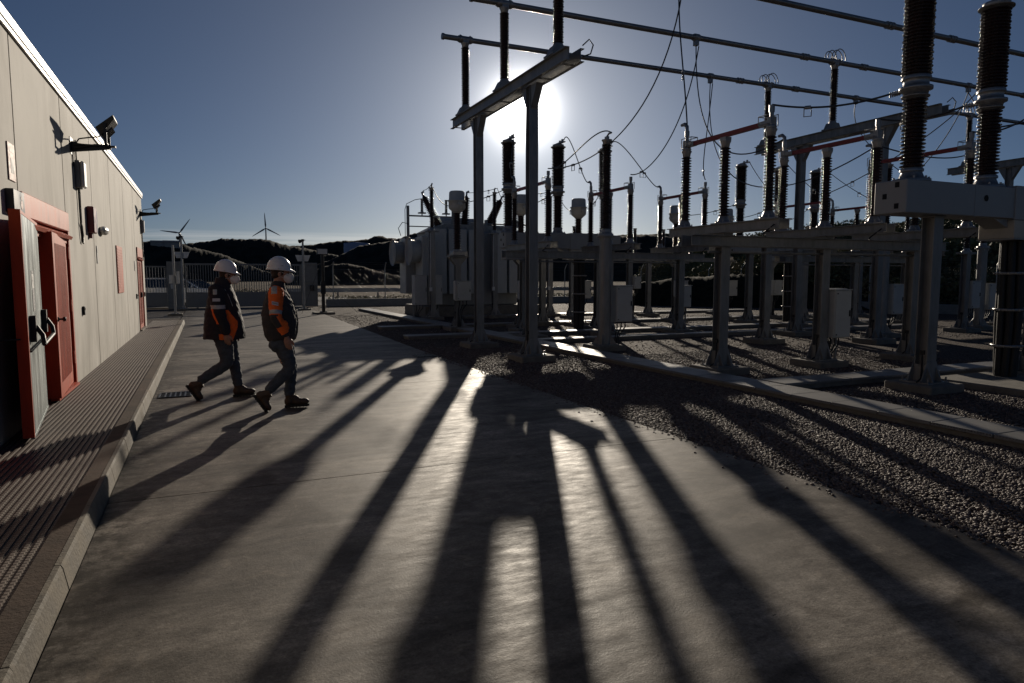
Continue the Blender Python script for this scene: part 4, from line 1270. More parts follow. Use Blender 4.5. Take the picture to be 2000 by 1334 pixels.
# droppers from the tubes to the nearest disconnector's far contacts and on to the second disconnector
phn = ('left', 'middle', 'right')
feed = (8.3, 10.6, 12.95)
LC0 = ((8.35, 11.5, 4.6), (10.55, 13.6, 4.9), (12.9, 15.6, 5.5)); LC1 = ((8.0, 13.6, 4.0), (10.2, 14.6, 4.1), (12.5, 15.4, 4.6))
DC0 = ((8.2, 10.8, 6.0), (10.4, 13.0, 4.6), (12.7, 15.5, 3.7)); DC1 = ((7.9, 10.2, 5.2), (10.1, 11.6, 3.75), (12.4, 12.6, 3.2))
for i in range(3):
    yb = PIPE_Y[2 - i]; fx = feed[i]; x1 = PH1[i]; x2 = (7.72, 10.1, 12.5)[i]
    pa = (fx, yb, PIPE_Z - .18)
    conductor(bez(pa, DC0[i], DC1[i], (x1, 10.1, 4.25)), f'dropper cable from the busbar down to the {phn[i]} pole of the nearest disconnector', (.62,))
    conductor(bez((fx + .08, yb, PIPE_Z - .18), LC0[i], LC1[i], (x2, 15.16, 4.25)), f'long slack cable from the busbar to the {phn[i]} pole of the second disconnector', (.84,))
for i in range(3):
    x1 = PH1[i]; xb = 8.85 + 1.6 * i
    conductor(catenary((x1, 8.1, 4.2), (xb, 6.85, 4.16), .10), f'short cable from the nearest disconnector {phn[i]} pole to the nearest breaker', (.35,))
    xa = (7.72, 10.1, 12.5)[i]; xk = 8.05 + 1.6 * i
    conductor(bez((xa, 17.3, 4.32), (xa, 17.6, 4.25), (xk - .3, 17.1, 5.9), (xk, 17.95, 5.58)), f'arched cable from the second disconnector {phn[i]} pole up to the breaker behind', (.35,))
    xc = (7.05, 9.2, 11.4)[i]
    conductor(catenary((xk, 18.6, 4.16), (xc, 19.55, 3.82), .06), f'cable from the breaker to the {phn[i]} current transformer', (.4,), .012)
    conductor(catenary((xc, 20.3, 3.82), ((7.95, 10.65, 13.3)[i], 25.3, 5.1), .25), f'cable from the {phn[i]} current transformer to a surge arrester', (.3,), .012)
    conductor(catenary(((7.95, 10.65, 13.3)[i], 25.3, 5.12), ((8.6, 10.6, 12.25)[i], 28.55, 5.3), .05), f'cable from a surge arrester to the {phn[i]} transformer bushing', (.3,), .012)
    # second bay
    xs2 = (17.6, 20.1, 22.6)[i]; yb2 = PIPE_Y[2 - i]; f2 = (17.9, 20.4, 18.6)[i]
    conductor(bez((f2, yb2, PIPE_Z - .18), (f2 - .2, yb2 + .3, 5.5), (xs2, 15.0, 4.3), (xs2, 15.6, 4.2)), f'slack cable from the busbar to the {phn[i]} pole of the third disconnector', (.8,))
    conductor(catenary((xs2, 17.75, 4.32), (17.1 + 1.75 * i, 18.5, 5.56), .1), f'cable from the third disconnector {phn[i]} pole to the far breaker', (.4,), .012)
    conductor(catenary((17.1 + 1.75 * i, 19.15, 4.16), ((15.72, 18.2, 20.7)[i], 20.25, 3.82), .08), f'cable from the far breaker to its {phn[i]} current transformer', (.4,), .012)
conductor(bez((8.12, 12.95, 4.72), (8.1, 13.6, 5.1), (8.0, 14.9, 4.1), (7.9, 15.3, 4.32)), 'cable linking the round tube post voltage transformer to the second disconnector', (.75,))
conductor(catenary((12.6, 7.95, 4.2), (14.9, 5.6, 4.9), .1), 'short cable at the right frame edge beside the huge insulator', (.5,))
conductor(bez((20.4, 13.3, 6.95), (20.2, 12.0, 5.0), (15.5, 10.0, 3.9), (13.0, 10.2, 4.32)), 'curved cable passing behind the nearest breaker insulators', ())


# ------------------------------------------------------------------ perimeter: walls, fence, gate, lamp posts
def wall_thing(name, x0, x1, y0, y1, h, label):
    t = thing(name, ((x0 + x1) / 2, (y0 + y1) / 2, 0), label, 'low wall', 'low concrete fence walls')
    cx, cy = (x0 + x1) / 2, (y0 + y1) / 2
    m = MB(); m.bbox(x0 - cx, x1 - cx, y0 - cy, y1 - cy, -.1, h, .015); m.build('wall_body', M['stonepost'], t)


wall_thing('fence_wall', 30.2, 30.45, -8, 39.4, .42, 'low grey concrete wall under the mesh fence at the right')
wall_thing('fence_wall', 6.2, 30.45, 39.45, 39.7, .42, 'long low concrete wall behind the transformer at the back of the yard')
q = NT('chain_link')
v1 = q.coord((1, 1, 1))
M['mesh'] = mat('fence_wire', (.16, .16, .16), .5, .6, .1, 4)


def fence(p0, p1, n, label, lean):
    p0, p1 = Vector(p0), Vector(p1)
    t = thing('mesh_fence', p0, label, 'fence', 'chain-link perimeter fences')
    d = (p1 - p0); Lg = d.length; u = d.normalized(); rz = math.atan2(u.y, u.x)
    t.rotation_euler = (0, 0, rz)
    p_ = MB(); p_.tube([(0, 0, .4), (0, 0, 2.1), (0, -.02 * lean, 2.18), (0, -.30 * lean, 2.50)], .030, 8)
    src = p_.build('fence_post', M['galv_light'], t)
    for k in range(1, n):
        o = src.copy(); COL.objects.link(o); o.parent = t; o.location = (k * Lg / (n - 1), 0, 0)
    w_ = MB()
    s = .14
    for zz in (.5, 1.3, 2.08): w_.cyl((0, .035, zz), (Lg, .035, zz), .006, seg=4, caps=False)
    for k in range(3): w_.cyl((0, -.12 * lean - .09 * lean * k, 2.28 + .10 * k), (Lg, -.12 * lean - .09 * lean * k, 2.28 + .10 * k), .005, seg=4, caps=False)
    H_ = 1.64
    nn = int(Lg / s)
    for k in range(-int(H_ / s), nn):
        for sg in (1, -1):
            xa = k * s; xb = xa + H_
            za, zb_ = (.44, .44 + H_) if sg > 0 else (.44 + H_, .44)
            if xa < 0: f_ = -xa / H_; za = za + (zb_ - za) * f_; xa = 0
            if xb > Lg: f_ = (xb - Lg) / (xb - xa); zb_ = zb_ - (zb_ - za) * f_; xb = Lg
            w_.cyl((xa, .035, za), (xb, .035, zb_), .0014, seg=3, caps=False)
    w_.build('wire_mesh', M['mesh'], t)


fence((30.32, -3.0, 0), (30.32, 39.2, 0), 15, 'chain-link fence with angled post tops along the right of the yard', 1)
fence((6.6, 39.58, 0), (30.3, 39.58, 0), 9, 'chain-link fence behind the transformer at the back', 1)


def gate():
    t = thing('sliding_gate', (2.0, 39.9, 0), 'wide grey barred sliding gate closing the road', 'gate')
    b = MB(); b.bbox(-2.95, 2.95, -.03, .03, .12, .80, .006)
    for i in range(1, 5): b.box(-2.95 + i * 1.18 - .01, -2.95 + i * 1.18 + .01, -.034, -.0305, .13, .79)
    b.build('lower_panel', M['gate'], t)
    f = MB(); f.box(-2.95, 2.95, -.035, .035, 2.28, 2.37); f.box(-2.95, 2.95, -.036, .036, .801, .85)
    f.box(-2.95, -2.87, -.036, .036, .85, 2.28); f.box(2.87, 2.95, -.036, .036, .85, 2.28); f.box(-2.98, 2.98, -.05, .05, .05, .119); f.build('gate_frame', M['gate'], t)
    s = MB()
    n = 46
    for i in range(n):
        x = -2.82 + i * 5.64 / (n - 1); s.box(x - .017, x + .017, -.015, .015, .85, 2.28)
    s.build('bars', M['gate'], t)
    wh = MB()
    for x in (-2.4, 2.4): wh.cyl((x, -.04, .06), (x, .04, .06), .055, seg=12)
    wh.build('roller', M['black'], t)
    t2 = thing('pedestrian_gate', (-2.45, 39.9, 0), 'narrow grey barred gate left of the rendered pier', 'gate')
    b = MB(); b.bbox(-.62, .62, -.025, .025, .15, .85, .005); b.build('lower_panel', M['gate'], t2)
    f = MB(); f.box(-.62, .62, -.03, .03, 2.15, 2.22); f.box(-.65, -.60, -.03, .03, .1, 2.22); f.box(.60, .65, -.03, .03, .1, 2.22); f.build('gate_frame', M['gate'], t2)
    s = MB()
    for i in range(9): x = -.54 + i * .135; s.box(x - .016, x + .016, -.014, .014, .85, 2.15)
    s.build('bars', M['gate'], t2)


gate()
def pier(x, y, wd, h, label, extra=True):
    t = thing('gate_pier', (x, y, 0), label, 'gate pier', 'grey gate piers')
    b = MB(); b.bbox(-wd / 2, wd / 2, -.2, .2, 0, h, .015); b.build('pier_body', M['stonepost'], t)
    return t
p = pier(-1.42, 39.8, .72, 2.45, 'grey rendered gate pier with an intercom plate, left of the sliding gate')
b = MB(); b.bbox(-.2, .02, -.225, -.201, 1.05, 1.28, .005); b.build('intercom_plate', M['sign_white'], p)
b = MB(); b.cyl((-.02, -.201, .92), (-.02, -.23, .92), .05, seg=12); b.build('key_switch', M['black'], p)
t = thing('gate_guide_tower', (5.35, 39.8, 0), 'tall framed steel gate guide right of the sliding gate', 'gate guide')
b = MB()
for x in (-.4, .36): b.box(x, x + .06, -.05, .05, 0, 2.45)
b.box(-.34, .36, -.045, .045, 2.36, 2.45); b.box(-.34, .36, -.045, .045, 1.35, 1.42); b.box(-.34, .36, -.045, .045, .02, .12); b.build('guide_frame', M['gate'], t)
b = MB(); b.box(-.3398, .3598, .0, .02, .121, 1.349); b.box(-.3398, .3598, .0, .02, 1.421, 2.359); b.build('panel', M['stonepost'], t)
b = MB(); b.bbox(.0, .22, -.2, -.046, .9, 1.2, .01); b.build('motor_box', M['black'], t)


def lamp_post(x, y, h, kind, label):
    t = thing('lamp_post', (x, y, 0), label, 'lamp post', 'galvanised lamp posts near the gate')
    b = MB(); b.cyl((0, 0, .1), (0, 0, h), .052, .048, 16); b.box(-.16, .16, -.16, .16, .1, .12)
    po = b.build('pole', M['galv_light'], t)
    c = MB(); c.bbox(-.28, .28, -.28, .28, -.02, .098, .02); c.build('concrete_pad', M['concrete_pad'], t)
    if kind == 'cam':
        d = MB(); d.cyl((-.06, 0, h), (.06, 0, h), .06, seg=12); d.box(-.2, .12, -.07, .07, h + .001, h + .03); d.lathe([(.09, 0), (.085, -.08), (.05, -.13), (.005, -.15)], (-.13, 0, h), seg=14)
        d.build('camera_head', M['lampblack'], t)
        e = MB()
        e.prism([(-.36, h - .72), (.36, h - .72), (.24, h - 1.02), (-.24, h - 1.02)], .07, .16, 'y'); e.box(-.06, .06, .0, .07, h - .92, h - .82)
        e.build('speaker_horn', M['white_plastic'], t)
    elif kind == 'box':
        d = MB(); d.bbox(-.19, .19, .05, .12, h - 1.62, h - 1.25, .01); d.build('small_box', M['white_plastic'], t)
        d = MB(); d.bbox(.1, .2, -.05, .06, h - 1.62, h - 1.1, .01); d.build('side_box', M['white_plastic'], t)
    return t


lamp_post(-1.19, 32.4, 2.98, 'box', 'slim galvanised post with white boxes beside the pavement end')
lamp_post(-1.0, 37.6, 3.6, 'cam', 'tall post with camera head and horn in front of the left pier')
lamp_post(4.45, 35.2, 3.44, 'cam', 'tall post with camera head and horn at the right of the gate')
t = thing('floodlight_mast', (4.76, 31.2, 0), 'dark short mast with a square floodlight right of the gate', 'floodlight')
b = MB(); b.cyl((0, 0, .1), (0, 0, 2.6), .075, seg=12); b.cyl((0, 0, 1.0), (0, 0, 1.3), .1, seg=12); b.box(-.14, .14, -.14, .14, .1, .13); b.bbox(-.1, .1, -.11, .05, .9, 1.45, .01); b.build('mast', M['lampblack'], t)
b = MB(); b.bbox(-.24, .24, -.05, .05, 2.62, 2.9, .015); b.box(-.03, .03, -.03, .03, 2.55, 2.621); b.build('lamp_housing', M['lampblack'], t)
b = MB(); b.bbox(-.21, .21, -.058, -.0505, 2.65, 2.87, .002); b.build('lamp_glass', M['sign_white'], t)
b = MB(); b.bbox(-.45, .45, -.35, .35, -.02, .098, .02); b.build('concrete_pad', M['concrete_pad'], t)
b = MB(); b.tube([(-.05, 0, 2.3), (-.9, .3, .02)], .008, 5); b.tube([(.05, 0, 1.4), (1.6, .5, .02)], .008, 5); b.build('guy_wire', M['cable'], t)
# guard rail and warning triangle beyond the fence, roadside kerb
t = thing('guard_rail', (6, 52, 0), 'long low guard rail along the road beyond the yard', 'guard rail')
b = MB()
for i in range(14): b.box(i * 3.0 - .05, i * 3.0 + .05, -.05, .05, 0, .85)
b.build('rail_post', M['galv'], t); t.children[0]['kind'] = 'stuff'
b = MB(); b.box(-1, 41, -.1, -.06, .55, .85); b.build('rail', M['galv_light'], t)
t = thing('warning_sign', (19.6, 63, 0), 'pale triangular warning sign standing in the field', 'sign')
b = MB(); b.cyl((0, 0, -.1), (0, 0, 1.5), .05, seg=8); b.build('sign_post', M['galv'], t)
b = MB(); b.prism([(-.95, 1.35), (.95, 1.35), (0, 3.0)], -.09, -.06, 'y'); b.build('sign_plate', M['sign_white'], t)


# ------------------------------------------------------------------ cars outside the gate
def car(x, y, L_, body, label, rz, tall=1.0):
    t = thing('parked_car', (x, y, 0), label, 'car', 'cars parked outside the gate', rz)
    W_ = .88
    lower = [(-L_ / 2, .35), (-L_ / 2 - .03, .75), (-L_ / 2 + .08, 1.0 * tall), (L_ * .22, .98 * tall), (L_ / 2 - .1, .82 * tall), (L_ / 2, .6), (L_ / 2 - .02, .32)]
    b = MB(); n = len(lower)
    ys = ((-W_, .93), (-W_ + .07, 1.0), (W_ - .07, 1.0), (W_, .93))
    vs = []
    for yy, sc in ys:
        for (xx, zz) in lower: vs.append((xx * (1 if sc == 1 else .985), yy, .62 + (zz - .62) * sc))
    fs = [tuple(range(n))[::-1], tuple(range(3 * n, 4 * n))]
    for k in range(3):
        for i in range(n): fs.append((k * n + i, k * n + (i + 1) % n, (k + 1) * n + (i + 1) % n, (k + 1) * n + i))
    b.add(vs, fs, 0); b.build('body', body, t)
    cab = [(-L_ / 2 + .12, .985 * tall), (-L_ / 2 + .35, 1.46 * tall), (-L_ * .1, 1.52 * tall), (L_ * .08, 1.47 * tall), (L_ * .26, .97 * tall)]
    g_ = MB(); n = len(cab); vs = []
    for yy, ins_ in ((-W_ + .06, 0), (-W_ + .17, 1), (W_ - .17, 1), (W_ - .06, 0)):
        for (xx, zz) in cab:
            vs.append((xx, yy if zz < 1.1 * tall else (yy * .88 if not ins_ else yy * .9), zz - (0 if ins_ else .015)))
    fs = [tuple(range(n))[::-1], tuple(range(3 * n, 4 * n))]
    for k in range(3):
        for i in range(n): fs.append((k * n + i, k * n + (i + 1) % n, (k + 1) * n + (i + 1) % n, (k + 1) * n + i))
    g_.add(vs, fs, 0); g_.build('windows', M['carglass'], t)
    r = MB(); r.bbox(-L_ / 2 + .36, L_ * .07, -W_ + .19, W_ - .19, 1.475 * tall, 1.535 * tall, .02)
    for s_ in (-1, 1):
        r.tube([(-L_ / 2 + .3, s_ * (W_ - .15), 1.45 * tall), (L_ * .08, s_ * (W_ - .15), 1.48 * tall), (L_ * .265, s_ * (W_ - .09), .99 * tall)], .028, 6)
        r.tube([(-L_ * .08, s_ * (W_ - .14), 1.48 * tall), (-L_ * .08, s_ * (W_ - .06), .99 * tall)], .025, 6)
    r.build('roof', body, t)
    for sx in (-L_ * .31, L_ * .31):
        for sy in (-1, 1):
            w_ = MB(); w_.lathe([(.2, -.11), (.31, -.10), (.33, -.06), (.33, .06), (.31, .10), (.2, .11)], (sx, sy * (W_ - .1), .33), (0, 1, 0), 20); wo = w_.build('wheel', M['tyre'], t)
            h_ = MB(); h_.lathe([(.20, 0), (.19, .012), (.03, .02)], (sx, sy * (W_ + .005), .33), (0, sy, 0), 16); h_.build('rim', M['fitting'], wo)
    for sy in (-1, 1):
        h_ = MB(); h_.bbox(L_ / 2 - .12, L_ / 2 - .005, sy * .62 - .15, sy * .62 + .15, .62, .76, .02); h_.build('headlight', M['glass_lamp'], t)
        m_ = MB(); m_.bbox(L_ * .18, L_ * .18 + .1, sy * (W_ + .1) - .09, sy * (W_ + .1) + .09, .98 * tall, 1.12 * tall, .02); m_.build('mirror', body, t)


car(-1.6, 47.0, 4.5, M['carwhite'], 'tall silver car nearest the gate, its rear hidden by the pier', 0, 1.05)
car(-.5, 50.2, 4.2, M['carpaint'], 'lower dark car parked behind the silver one', 0, .98)

# ------------------------------------------------------------------ terrain, trees, turbines
CAMX = {'f': 1340.0}
YAW, PITCH = R_(24.03), R_(5.287)
def direction(px, py):
    F_ = Vector((math.sin(YAW) * math.cos(PITCH), math.cos(YAW) * math.cos(PITCH), -math.sin(PITCH)))
    Rv = Vector((math.cos(YAW), -math.sin(YAW), 0)); U_ = Rv.cross(F_)
    v = F_ + Rv * ((px - 1000) / 1340.) - U_ * ((py - 667) / 1340.)
    return math.atan2(v.x, v.y), v.z / math.hypot(v.x, v.y)


def hill(name, prof, D, run, m, jag=.02, seed=0, base=-2.0):
    """ridge whose crest line is given as (azimuth, slope) samples at distance D; a real solid mound"""
    pr = sorted(direction(*p_) for p_ in prof)
    az = [p_[0] for p_ in pr]; sl = [p_[1] for p_ in pr]
    nA = 420; rows = (-1, -.9, -.8, -.7, -.6, -.5, -.4, -.3, -.22, -.14, -.07, 0, .08, .2, .4, .7, 1)
    vs = []
    for r_ in rows:
        for i in range(nA + 1):
            a_ = az[0] + (az[-1] - az[0]) * i / nA
            h = np.interp(a_, az, sl) * D + 1.6
            sh = math.cos(r_ * math.pi / 2) ** 1.3 if r_ < 0 else math.cos(r_ * math.pi / 2)
            dist = D + (r_ * (h - base) * run if r_ < 0 else r_ * D * .3)
            e = (noise.fractal(Vector((a_ * 22 + seed, r_ * 2, 0)), 1.0, 2.1, 6) * jag * D * .05 + noise.fractal(Vector((a_ * 160, r_ * 2.5 + seed, 0)), 1.0, 2.0, 4) * D * .0012) * (.15 + sh)
            z = base + (h - base) * sh + (e if abs(r_) < 1 else 0)
            vs.append((math.sin(a_) * dist, math.cos(a_) * dist, z))
    n = nA + 1
    fs = [(k * n + i, k * n + i + 1, (k + 1) * n + i + 1, (k + 1) * n + i) for k in range(len(rows) - 1) for i in range(nA)]
    g_ = MB(); g_.add(vs, fs, 0, True)
    return tag(g_.build(name, m), kind='structure')


hill('hill', [(60, 545), (180, 480), (290, 470), (345, 476), (390, 486), (440, 500), (520, 530), (580, 545)], 340, 2.3, M['hill'], .03, 3)
hill('hill', [(240, 500), (330, 477), (380, 474), (430, 468), (470, 467), (500, 466), (530, 470), (560, 479), (600, 486), (660, 500), (740, 530)], 900, 2.2, M['hill'], .03, 11)
hill('hill', [(500, 495), (560, 480), (600, 479), (640, 474), (672, 470), (690, 470), (720, 466), (738, 460), (760, 465), (800, 470), (860, 474), (1000, 470), (1150, 464), (1240, 458), (1290, 456), (1400, 462), (1500, 470), (1700, 490)], 1500, 2.2, M['hill'], .02, 23)
hill('hill', [(560, 540), (650, 505), (700, 482), (745, 474), (790, 462), (830, 452), (900, 450), (980, 456), (1060, 462), (1200, 462), (1260, 460), (1330, 464), (1450, 478), (1560, 500)], 420, 2.2, M['hill'], .03, 37)
hill('dry_slope', [(540, 545), (590, 536), (630, 522), (650, 516), (680, 515), (710, 521), (745, 532), (800, 543)], 170, 2.2, M['hill_pale'], .002, 47, -1)
hill('scrub_bank', [(1250, 560), (1340, 515), (1430, 490), (1520, 478), (1640, 465), (1760, 458), (1860, 449), (1940, 442), (2050, 430), (2200, 420), (2400, 415)], 62, 2.6, M['hill_scrub'], .03, 59, -.5)
hill('scrub_bank', [(1240, 552), (1340, 543), (1500, 530), (1700, 520), (1900, 505), (2100, 495), (2400, 490)], 44, 2.4, M['hill_scrub'], .05, 67, -.5)


def leaf_cloud(name, blobs, dens, size, mats, parent=None, rs=None, tri=True):
    """many small leaf faces spread through lumpy clumps"""
    rs = rs or np.random.RandomState(1)
    V = []; mi = []
    for (cx, cy, cz, rx, ry, rz, mm) in blobs:
        n = int(dens * (rx * ry * rz) ** (2 / 3))
        u = rs.normal(size=(n, 3)); u /= np.linalg.norm(u, axis=1)[:, None]
        rad = rs.uniform(.55, 1.05, (n, 1)) ** .7
        c = u * rad * np.array([rx, ry, rz]) + np.array([cx, cy, cz])
        c = c[c[:, 2] > cz - rz * .75]
        n = len(c)
        a = rs.normal(size=(n, 3)); a /= np.linalg.norm(a, axis=1)[:, None]
        b = np.cross(a, rs.normal(size=(n, 3))); b /= np.linalg.norm(b, axis=1)[:, None]
        s = size * rs.uniform(.6, 1.4, (n, 1))
        V.append(np.stack([c - a * s * .5 - b * s * .3, c + a * s * .5 - b * s * .1, c + b * s * .6], 1)); mi.append(np.full(n, mm))
    V = np.concatenate(V); mi = np.concatenate(mi).astype(np.int32)
    n = len(V)
    me = bpy.data.meshes.new(name)
    me.vertices.add(n * 3); me.vertices.foreach_set('co', V.reshape(-1).astype(np.float32))
    me.loops.add(n * 3); me.loops.foreach_set('vertex_index', np.arange(n * 3, dtype=np.int32))
    me.polygons.add(n); me.polygons.foreach_set('loop_start', np.arange(n, dtype=np.int32) * 3)
    for m_ in mats: me.materials.append(m_)
    me.polygons.foreach_set('material_index', mi)
    me.update(calc_edges=True)
    o = bpy.data.objects.new(name, me); COL.objects.link(o)
    if parent: o.parent = parent
    return o


rs = np.random.RandomState(5)
bl = []
for hb_ in [o_ for o_ in bpy.data.objects if o_.name.startswith('scrub_bank')]:
    vs_ = [v.co for v in hb_.data.vertices if v.co.z > .2]
    for k_ in rs.choice(len(vs_), 620, replace=False):
        c_ = vs_[k_]; r = rs.uniform(.5, 1.35)
        if math.hypot(c_.x, c_.y) < 80 and (c_.x > 31 or c_.y > 41): bl.append((c_.x, c_.y, c_.z + r * .25, r * 1.4, r * 1.4, r * rs.uniform(.6, 1.0), int(rs.choice([0, 0, 1]))))
for k in range(420):
    y = rs.uniform(-6, 46); xx = 32.0 + abs(rs.normal(0, 7)) + .3
    r = rs.uniform(.5, 1.5)
    h = max(0, min(1, (xx - 34) / 22)) * 3.6
    bl.append((xx, y, h + r * .35, r * 1.3, r * 1.3, r * rs.uniform(.6, 1.0), int(rs.choice([0, 0, 1]))))
o = leaf_cloud('scrub', bl, 420, .16, [M['leaf2'], M['leaf3']], rs=rs)
tag(o, 'dense dark scrub covering the bank beyond the right hand fence', 'scrub', kind='stuff')
bl = []
for k in range(150):
    x = rs.uniform(-6, 30); y = rs.uniform(41.5, 47) if x > 7 else rs.uniform(62, 80); r = rs.uniform(.25, .55)
    bl.append((x, y, r * .3, r * 2.2, r * 1.3, r * .7, int(rs.choice([0, 1]))))
o = leaf_cloud('roadside_weeds', bl, 500, .09, [M['leaf2'], M['leaf3']], rs=rs)
tag(o, 'low dry weeds growing behind the back wall', 'weeds', kind='stuff')


def tree(x, y, z, h, r, label, seed):
    t = thing('tree', (x, y, z), label, 'tree', 'trees on the bank beyond the fence')
    rr = np.random.RandomState(seed)
    tr = MB(); tr.tube([(0, 0, -.5), (.05, 0, h * .3), (-.05, .1, h * .6), (.02, 0, h * .92)], [.20, .15, .10, .03], 8)
    for k in range(6):
        a_ = k * 1.05 + rr.uniform(0, .5); z0 = h * (.3 + .09 * k)
        tr.tube([(0, 0, z0), (math.cos(a_) * r * .45, math.sin(a_) * r * .45, z0 + r * .3), (math.cos(a_) * r * .8, math.sin(a_) * r * .8, z0 + r * .42)], [.07, .045, .015], 6)
    tr.build('trunk', M['bark'], t)
    bs = []
    for k in range(26):
        a_ = rr.uniform(0, 6.28); q_ = rr.uniform(.1, .85) * r; zz = h * rr.uniform(.38, .98)
        q_ *= (1.15 - abs(zz / h - .6))
        s_ = rr.uniform(.28, .5) * r * .75
        bs.append((math.cos(a_) * q_, math.sin(a_) * q_, zz, s_, s_, s_ * .7, int(rr.choice([0, 0, 0, 1]))))
    leaf_cloud('crown', bs, 900, .15, [M['leaf'], M['leaf2']], t, rr)


tree(39.0, 25.8, .8, 3.6, 2.2, 'dark tree on the bank, leftmost of those left of the breaker mechanism box', 2)
tree(41.5, 24.4, 1.0, 4.2, 2.5, 'tallest dark tree on the bank just left of the breaker mechanism box', 4)
tree(44.0, 23.0, 1.0, 4.6, 2.8, 'dark tree behind the breaker mechanism box', 6)
tree(47.0, 21.5, 1.2, 4.9, 2.8, 'dark tree at the right frame edge on the bank', 8)
tree(38.5, 31.0, .8, 3.0, 2.0, 'low dark tree beyond the fence behind the third disconnector', 10)


def turbine(px, hub_py, D, tilt, yaw_, label, bladeL=40):
    a_, s_ = direction(px, hub_py)
    hx, hy, hz = math.sin(a_) * D, math.cos(a_) * D, 1.6 + s_ * D
    t = thing('wind_turbine', (hx, hy, hz - 78), label, 'wind turbine', 'wind turbines on the hills')
    H_ = 78
    m = MB(); m.cyl((0, 0, 0), (0, 0, H_ - 1.5), 2.3, 1.5, 20); m.build('tower', M['turbine'], t)
    rot = Matrix.Rotation(yaw_, 3, 'Z')
    nm = MB(); nm.tube([rot @ Vector((0, 5, H_)), rot @ Vector((0, 3, H_)), rot @ Vector((0, -2.5, H_)), rot @ Vector((0, -3.5, H_))], [1.6, 2.0, 1.9, 1.2], 12); nm.build('nacelle', M['turbine'], t)
    hb = MB(); hb.tube([rot @ Vector((0, -3.2, H_)), rot @ Vector((0, -5, H_)), rot @ Vector((0, -5.8, H_))], [1.5, 1.2, .3], 12); hb.build('hub', M['turbine'], t)
    for k in range(3):
        an = tilt + k * 2 * math.pi / 3
        b_ = MB(); vs = []; fs = []
        secs = [(0, 1.0, 1.0), (2, 1.0, .9), (8, 2.0, .5), (bladeL * .5, 1.5, .32), (bladeL * .85, .9, .18), (bladeL, .25, .08)]
        for (rd, ch, th) in secs:
            for (u_, v_) in ((-1, 0), (-.3, 1), (1, .2), (.8, -.4), (-.3, -1)):
                p = Vector((u_ * ch, -4.4 + v_ * th, rd)); p = Vector((p.x * math.cos(an) + p.z * math.sin(an), p.y, -p.x * math.sin(an) + p.z * math.cos(an)))
                p = rot @ p; vs.append((p.x, p.y, p.z + H_))
        for s__ in range(len(secs) - 1):
            for i in range(5): fs.append((s__ * 5 + i, s__ * 5 + (i + 1) % 5, (s__ + 1) * 5 + (i + 1) % 5, (s__ + 1) * 5 + i))
        fs += [(4, 3, 2, 1, 0), tuple(range(len(vs) - 5, len(vs)))]
        b_.add(vs, fs, 0, True); b_.build('blade', M['turbine'], t)


turbine(519, 446, 1900, -.05, -R_(5), 'wind turbine standing behind the rounded hill, one blade straight up')
turbine(350, 455, 1750, .62, R_(10), 'wind turbine behind the left hill beside the building, blades tilted')
# hilltop sheds and tank
t = thing('storage_tank', (118, 600, 18), 'pale blue round storage tank on the far hillside', 'storage tank')
a1, s1_ = direction(697, 489); t.location = (math.sin(a1) * 640, math.cos(a1) * 640, 1.6 + s1_ * 640 - 6)
b = MB(); b.lathe([(11.5, 0), (11.5, 12.0), (11.2, 12.3), (0.01, 13.4)], seg=48); b.build('tank_shell', M['tank'], t)
b = MB()
for k in range(12): b.box(11.5 + .2, 12.4, -.4, .4, k * 1.0, k * 1.0 + .15)
b.build('stair', M['galv'], t)
for i, (pa, pb_) in enumerate(((297, 316), (322, 348))):
    a1, s1_ = direction((pa + pb_) / 2, 476); D = 330
    t = thing('hilltop_shed', (math.sin(a1) * D, math.cos(a1) * D, 1.6 + s1_ * D - 2.5), ('left' if i == 0 else 'right') + ' low shed on the hilltop beside the building corner', 'shed', 'low sheds on the left hilltop')
    wd = (pb_ - pa) / 1346 * D
    b = MB(); b.bbox(-wd / 2, wd / 2, -2, 2, 0, 3.2, .05); b.build('wall', M['building_side'], t)
    b = MB(); b.prism([(-2.3, 3.2), (2.3, 3.2), (2.3, 3.35), (0, 3.9), (-2.3, 3.35)], -wd / 2 - .2, wd / 2 + .2, 'x'); b.build('roof', M['gate'], t)



# ------------------------------------------------------------------ people
def ell(mb, c, r, seg=16, rings=10, rot=None):
    vs = []; fs = []
    c = Vector(c)
    for i in range(rings + 1):
        ph = math.pi * i / rings
        for j in range(seg):
            th = 2 * math.pi * j / seg
            v = Vector((r[0] * math.sin(ph) * math.cos(th), r[1] * math.sin(ph) * math.sin(th), r[2] * math.cos(ph)))
            if rot is not None: v = rot @ v
            vs.append(c + v)
    for i in range(rings):
        for j in range(seg):
            fs.append((i * seg + j, i * seg + (j + 1) % seg, (i + 1) * seg + (j + 1) % seg, (i + 1) * seg + j))
    mb.add(vs, fs, 0, True)


def limb(mb, pts, rads, seg=16, sub=5):
    """tapered limb through the joints with rounded ends"""
    P_ = [Vector(p) for p in pts]
    out_, rr = [], []
    for i in range(len(P_) - 1):
        for k in range(sub):
            t = k / sub
            out_.append(P_[i].lerp(P_[i + 1], t)); rr.append(rads[i] * (1 - t) + rads[i + 1] * t)
    out_.append(P_[-1]); rr.append(rads[-1])
    # soften the bends
    for _ in range(2):
        o2 = [out_[0]] + [(out_[i - 1] + out_[i] * 2 + out_[i + 1]) / 4 for i in range(1, len(out_) - 1)] + [out_[-1]]
        out_ = o2
    mb.tube(out_, rr, seg)
    ell(mb, P_[0], (rads[0],) * 3); ell(mb, P_[-1], (rads[-1],) * 3)


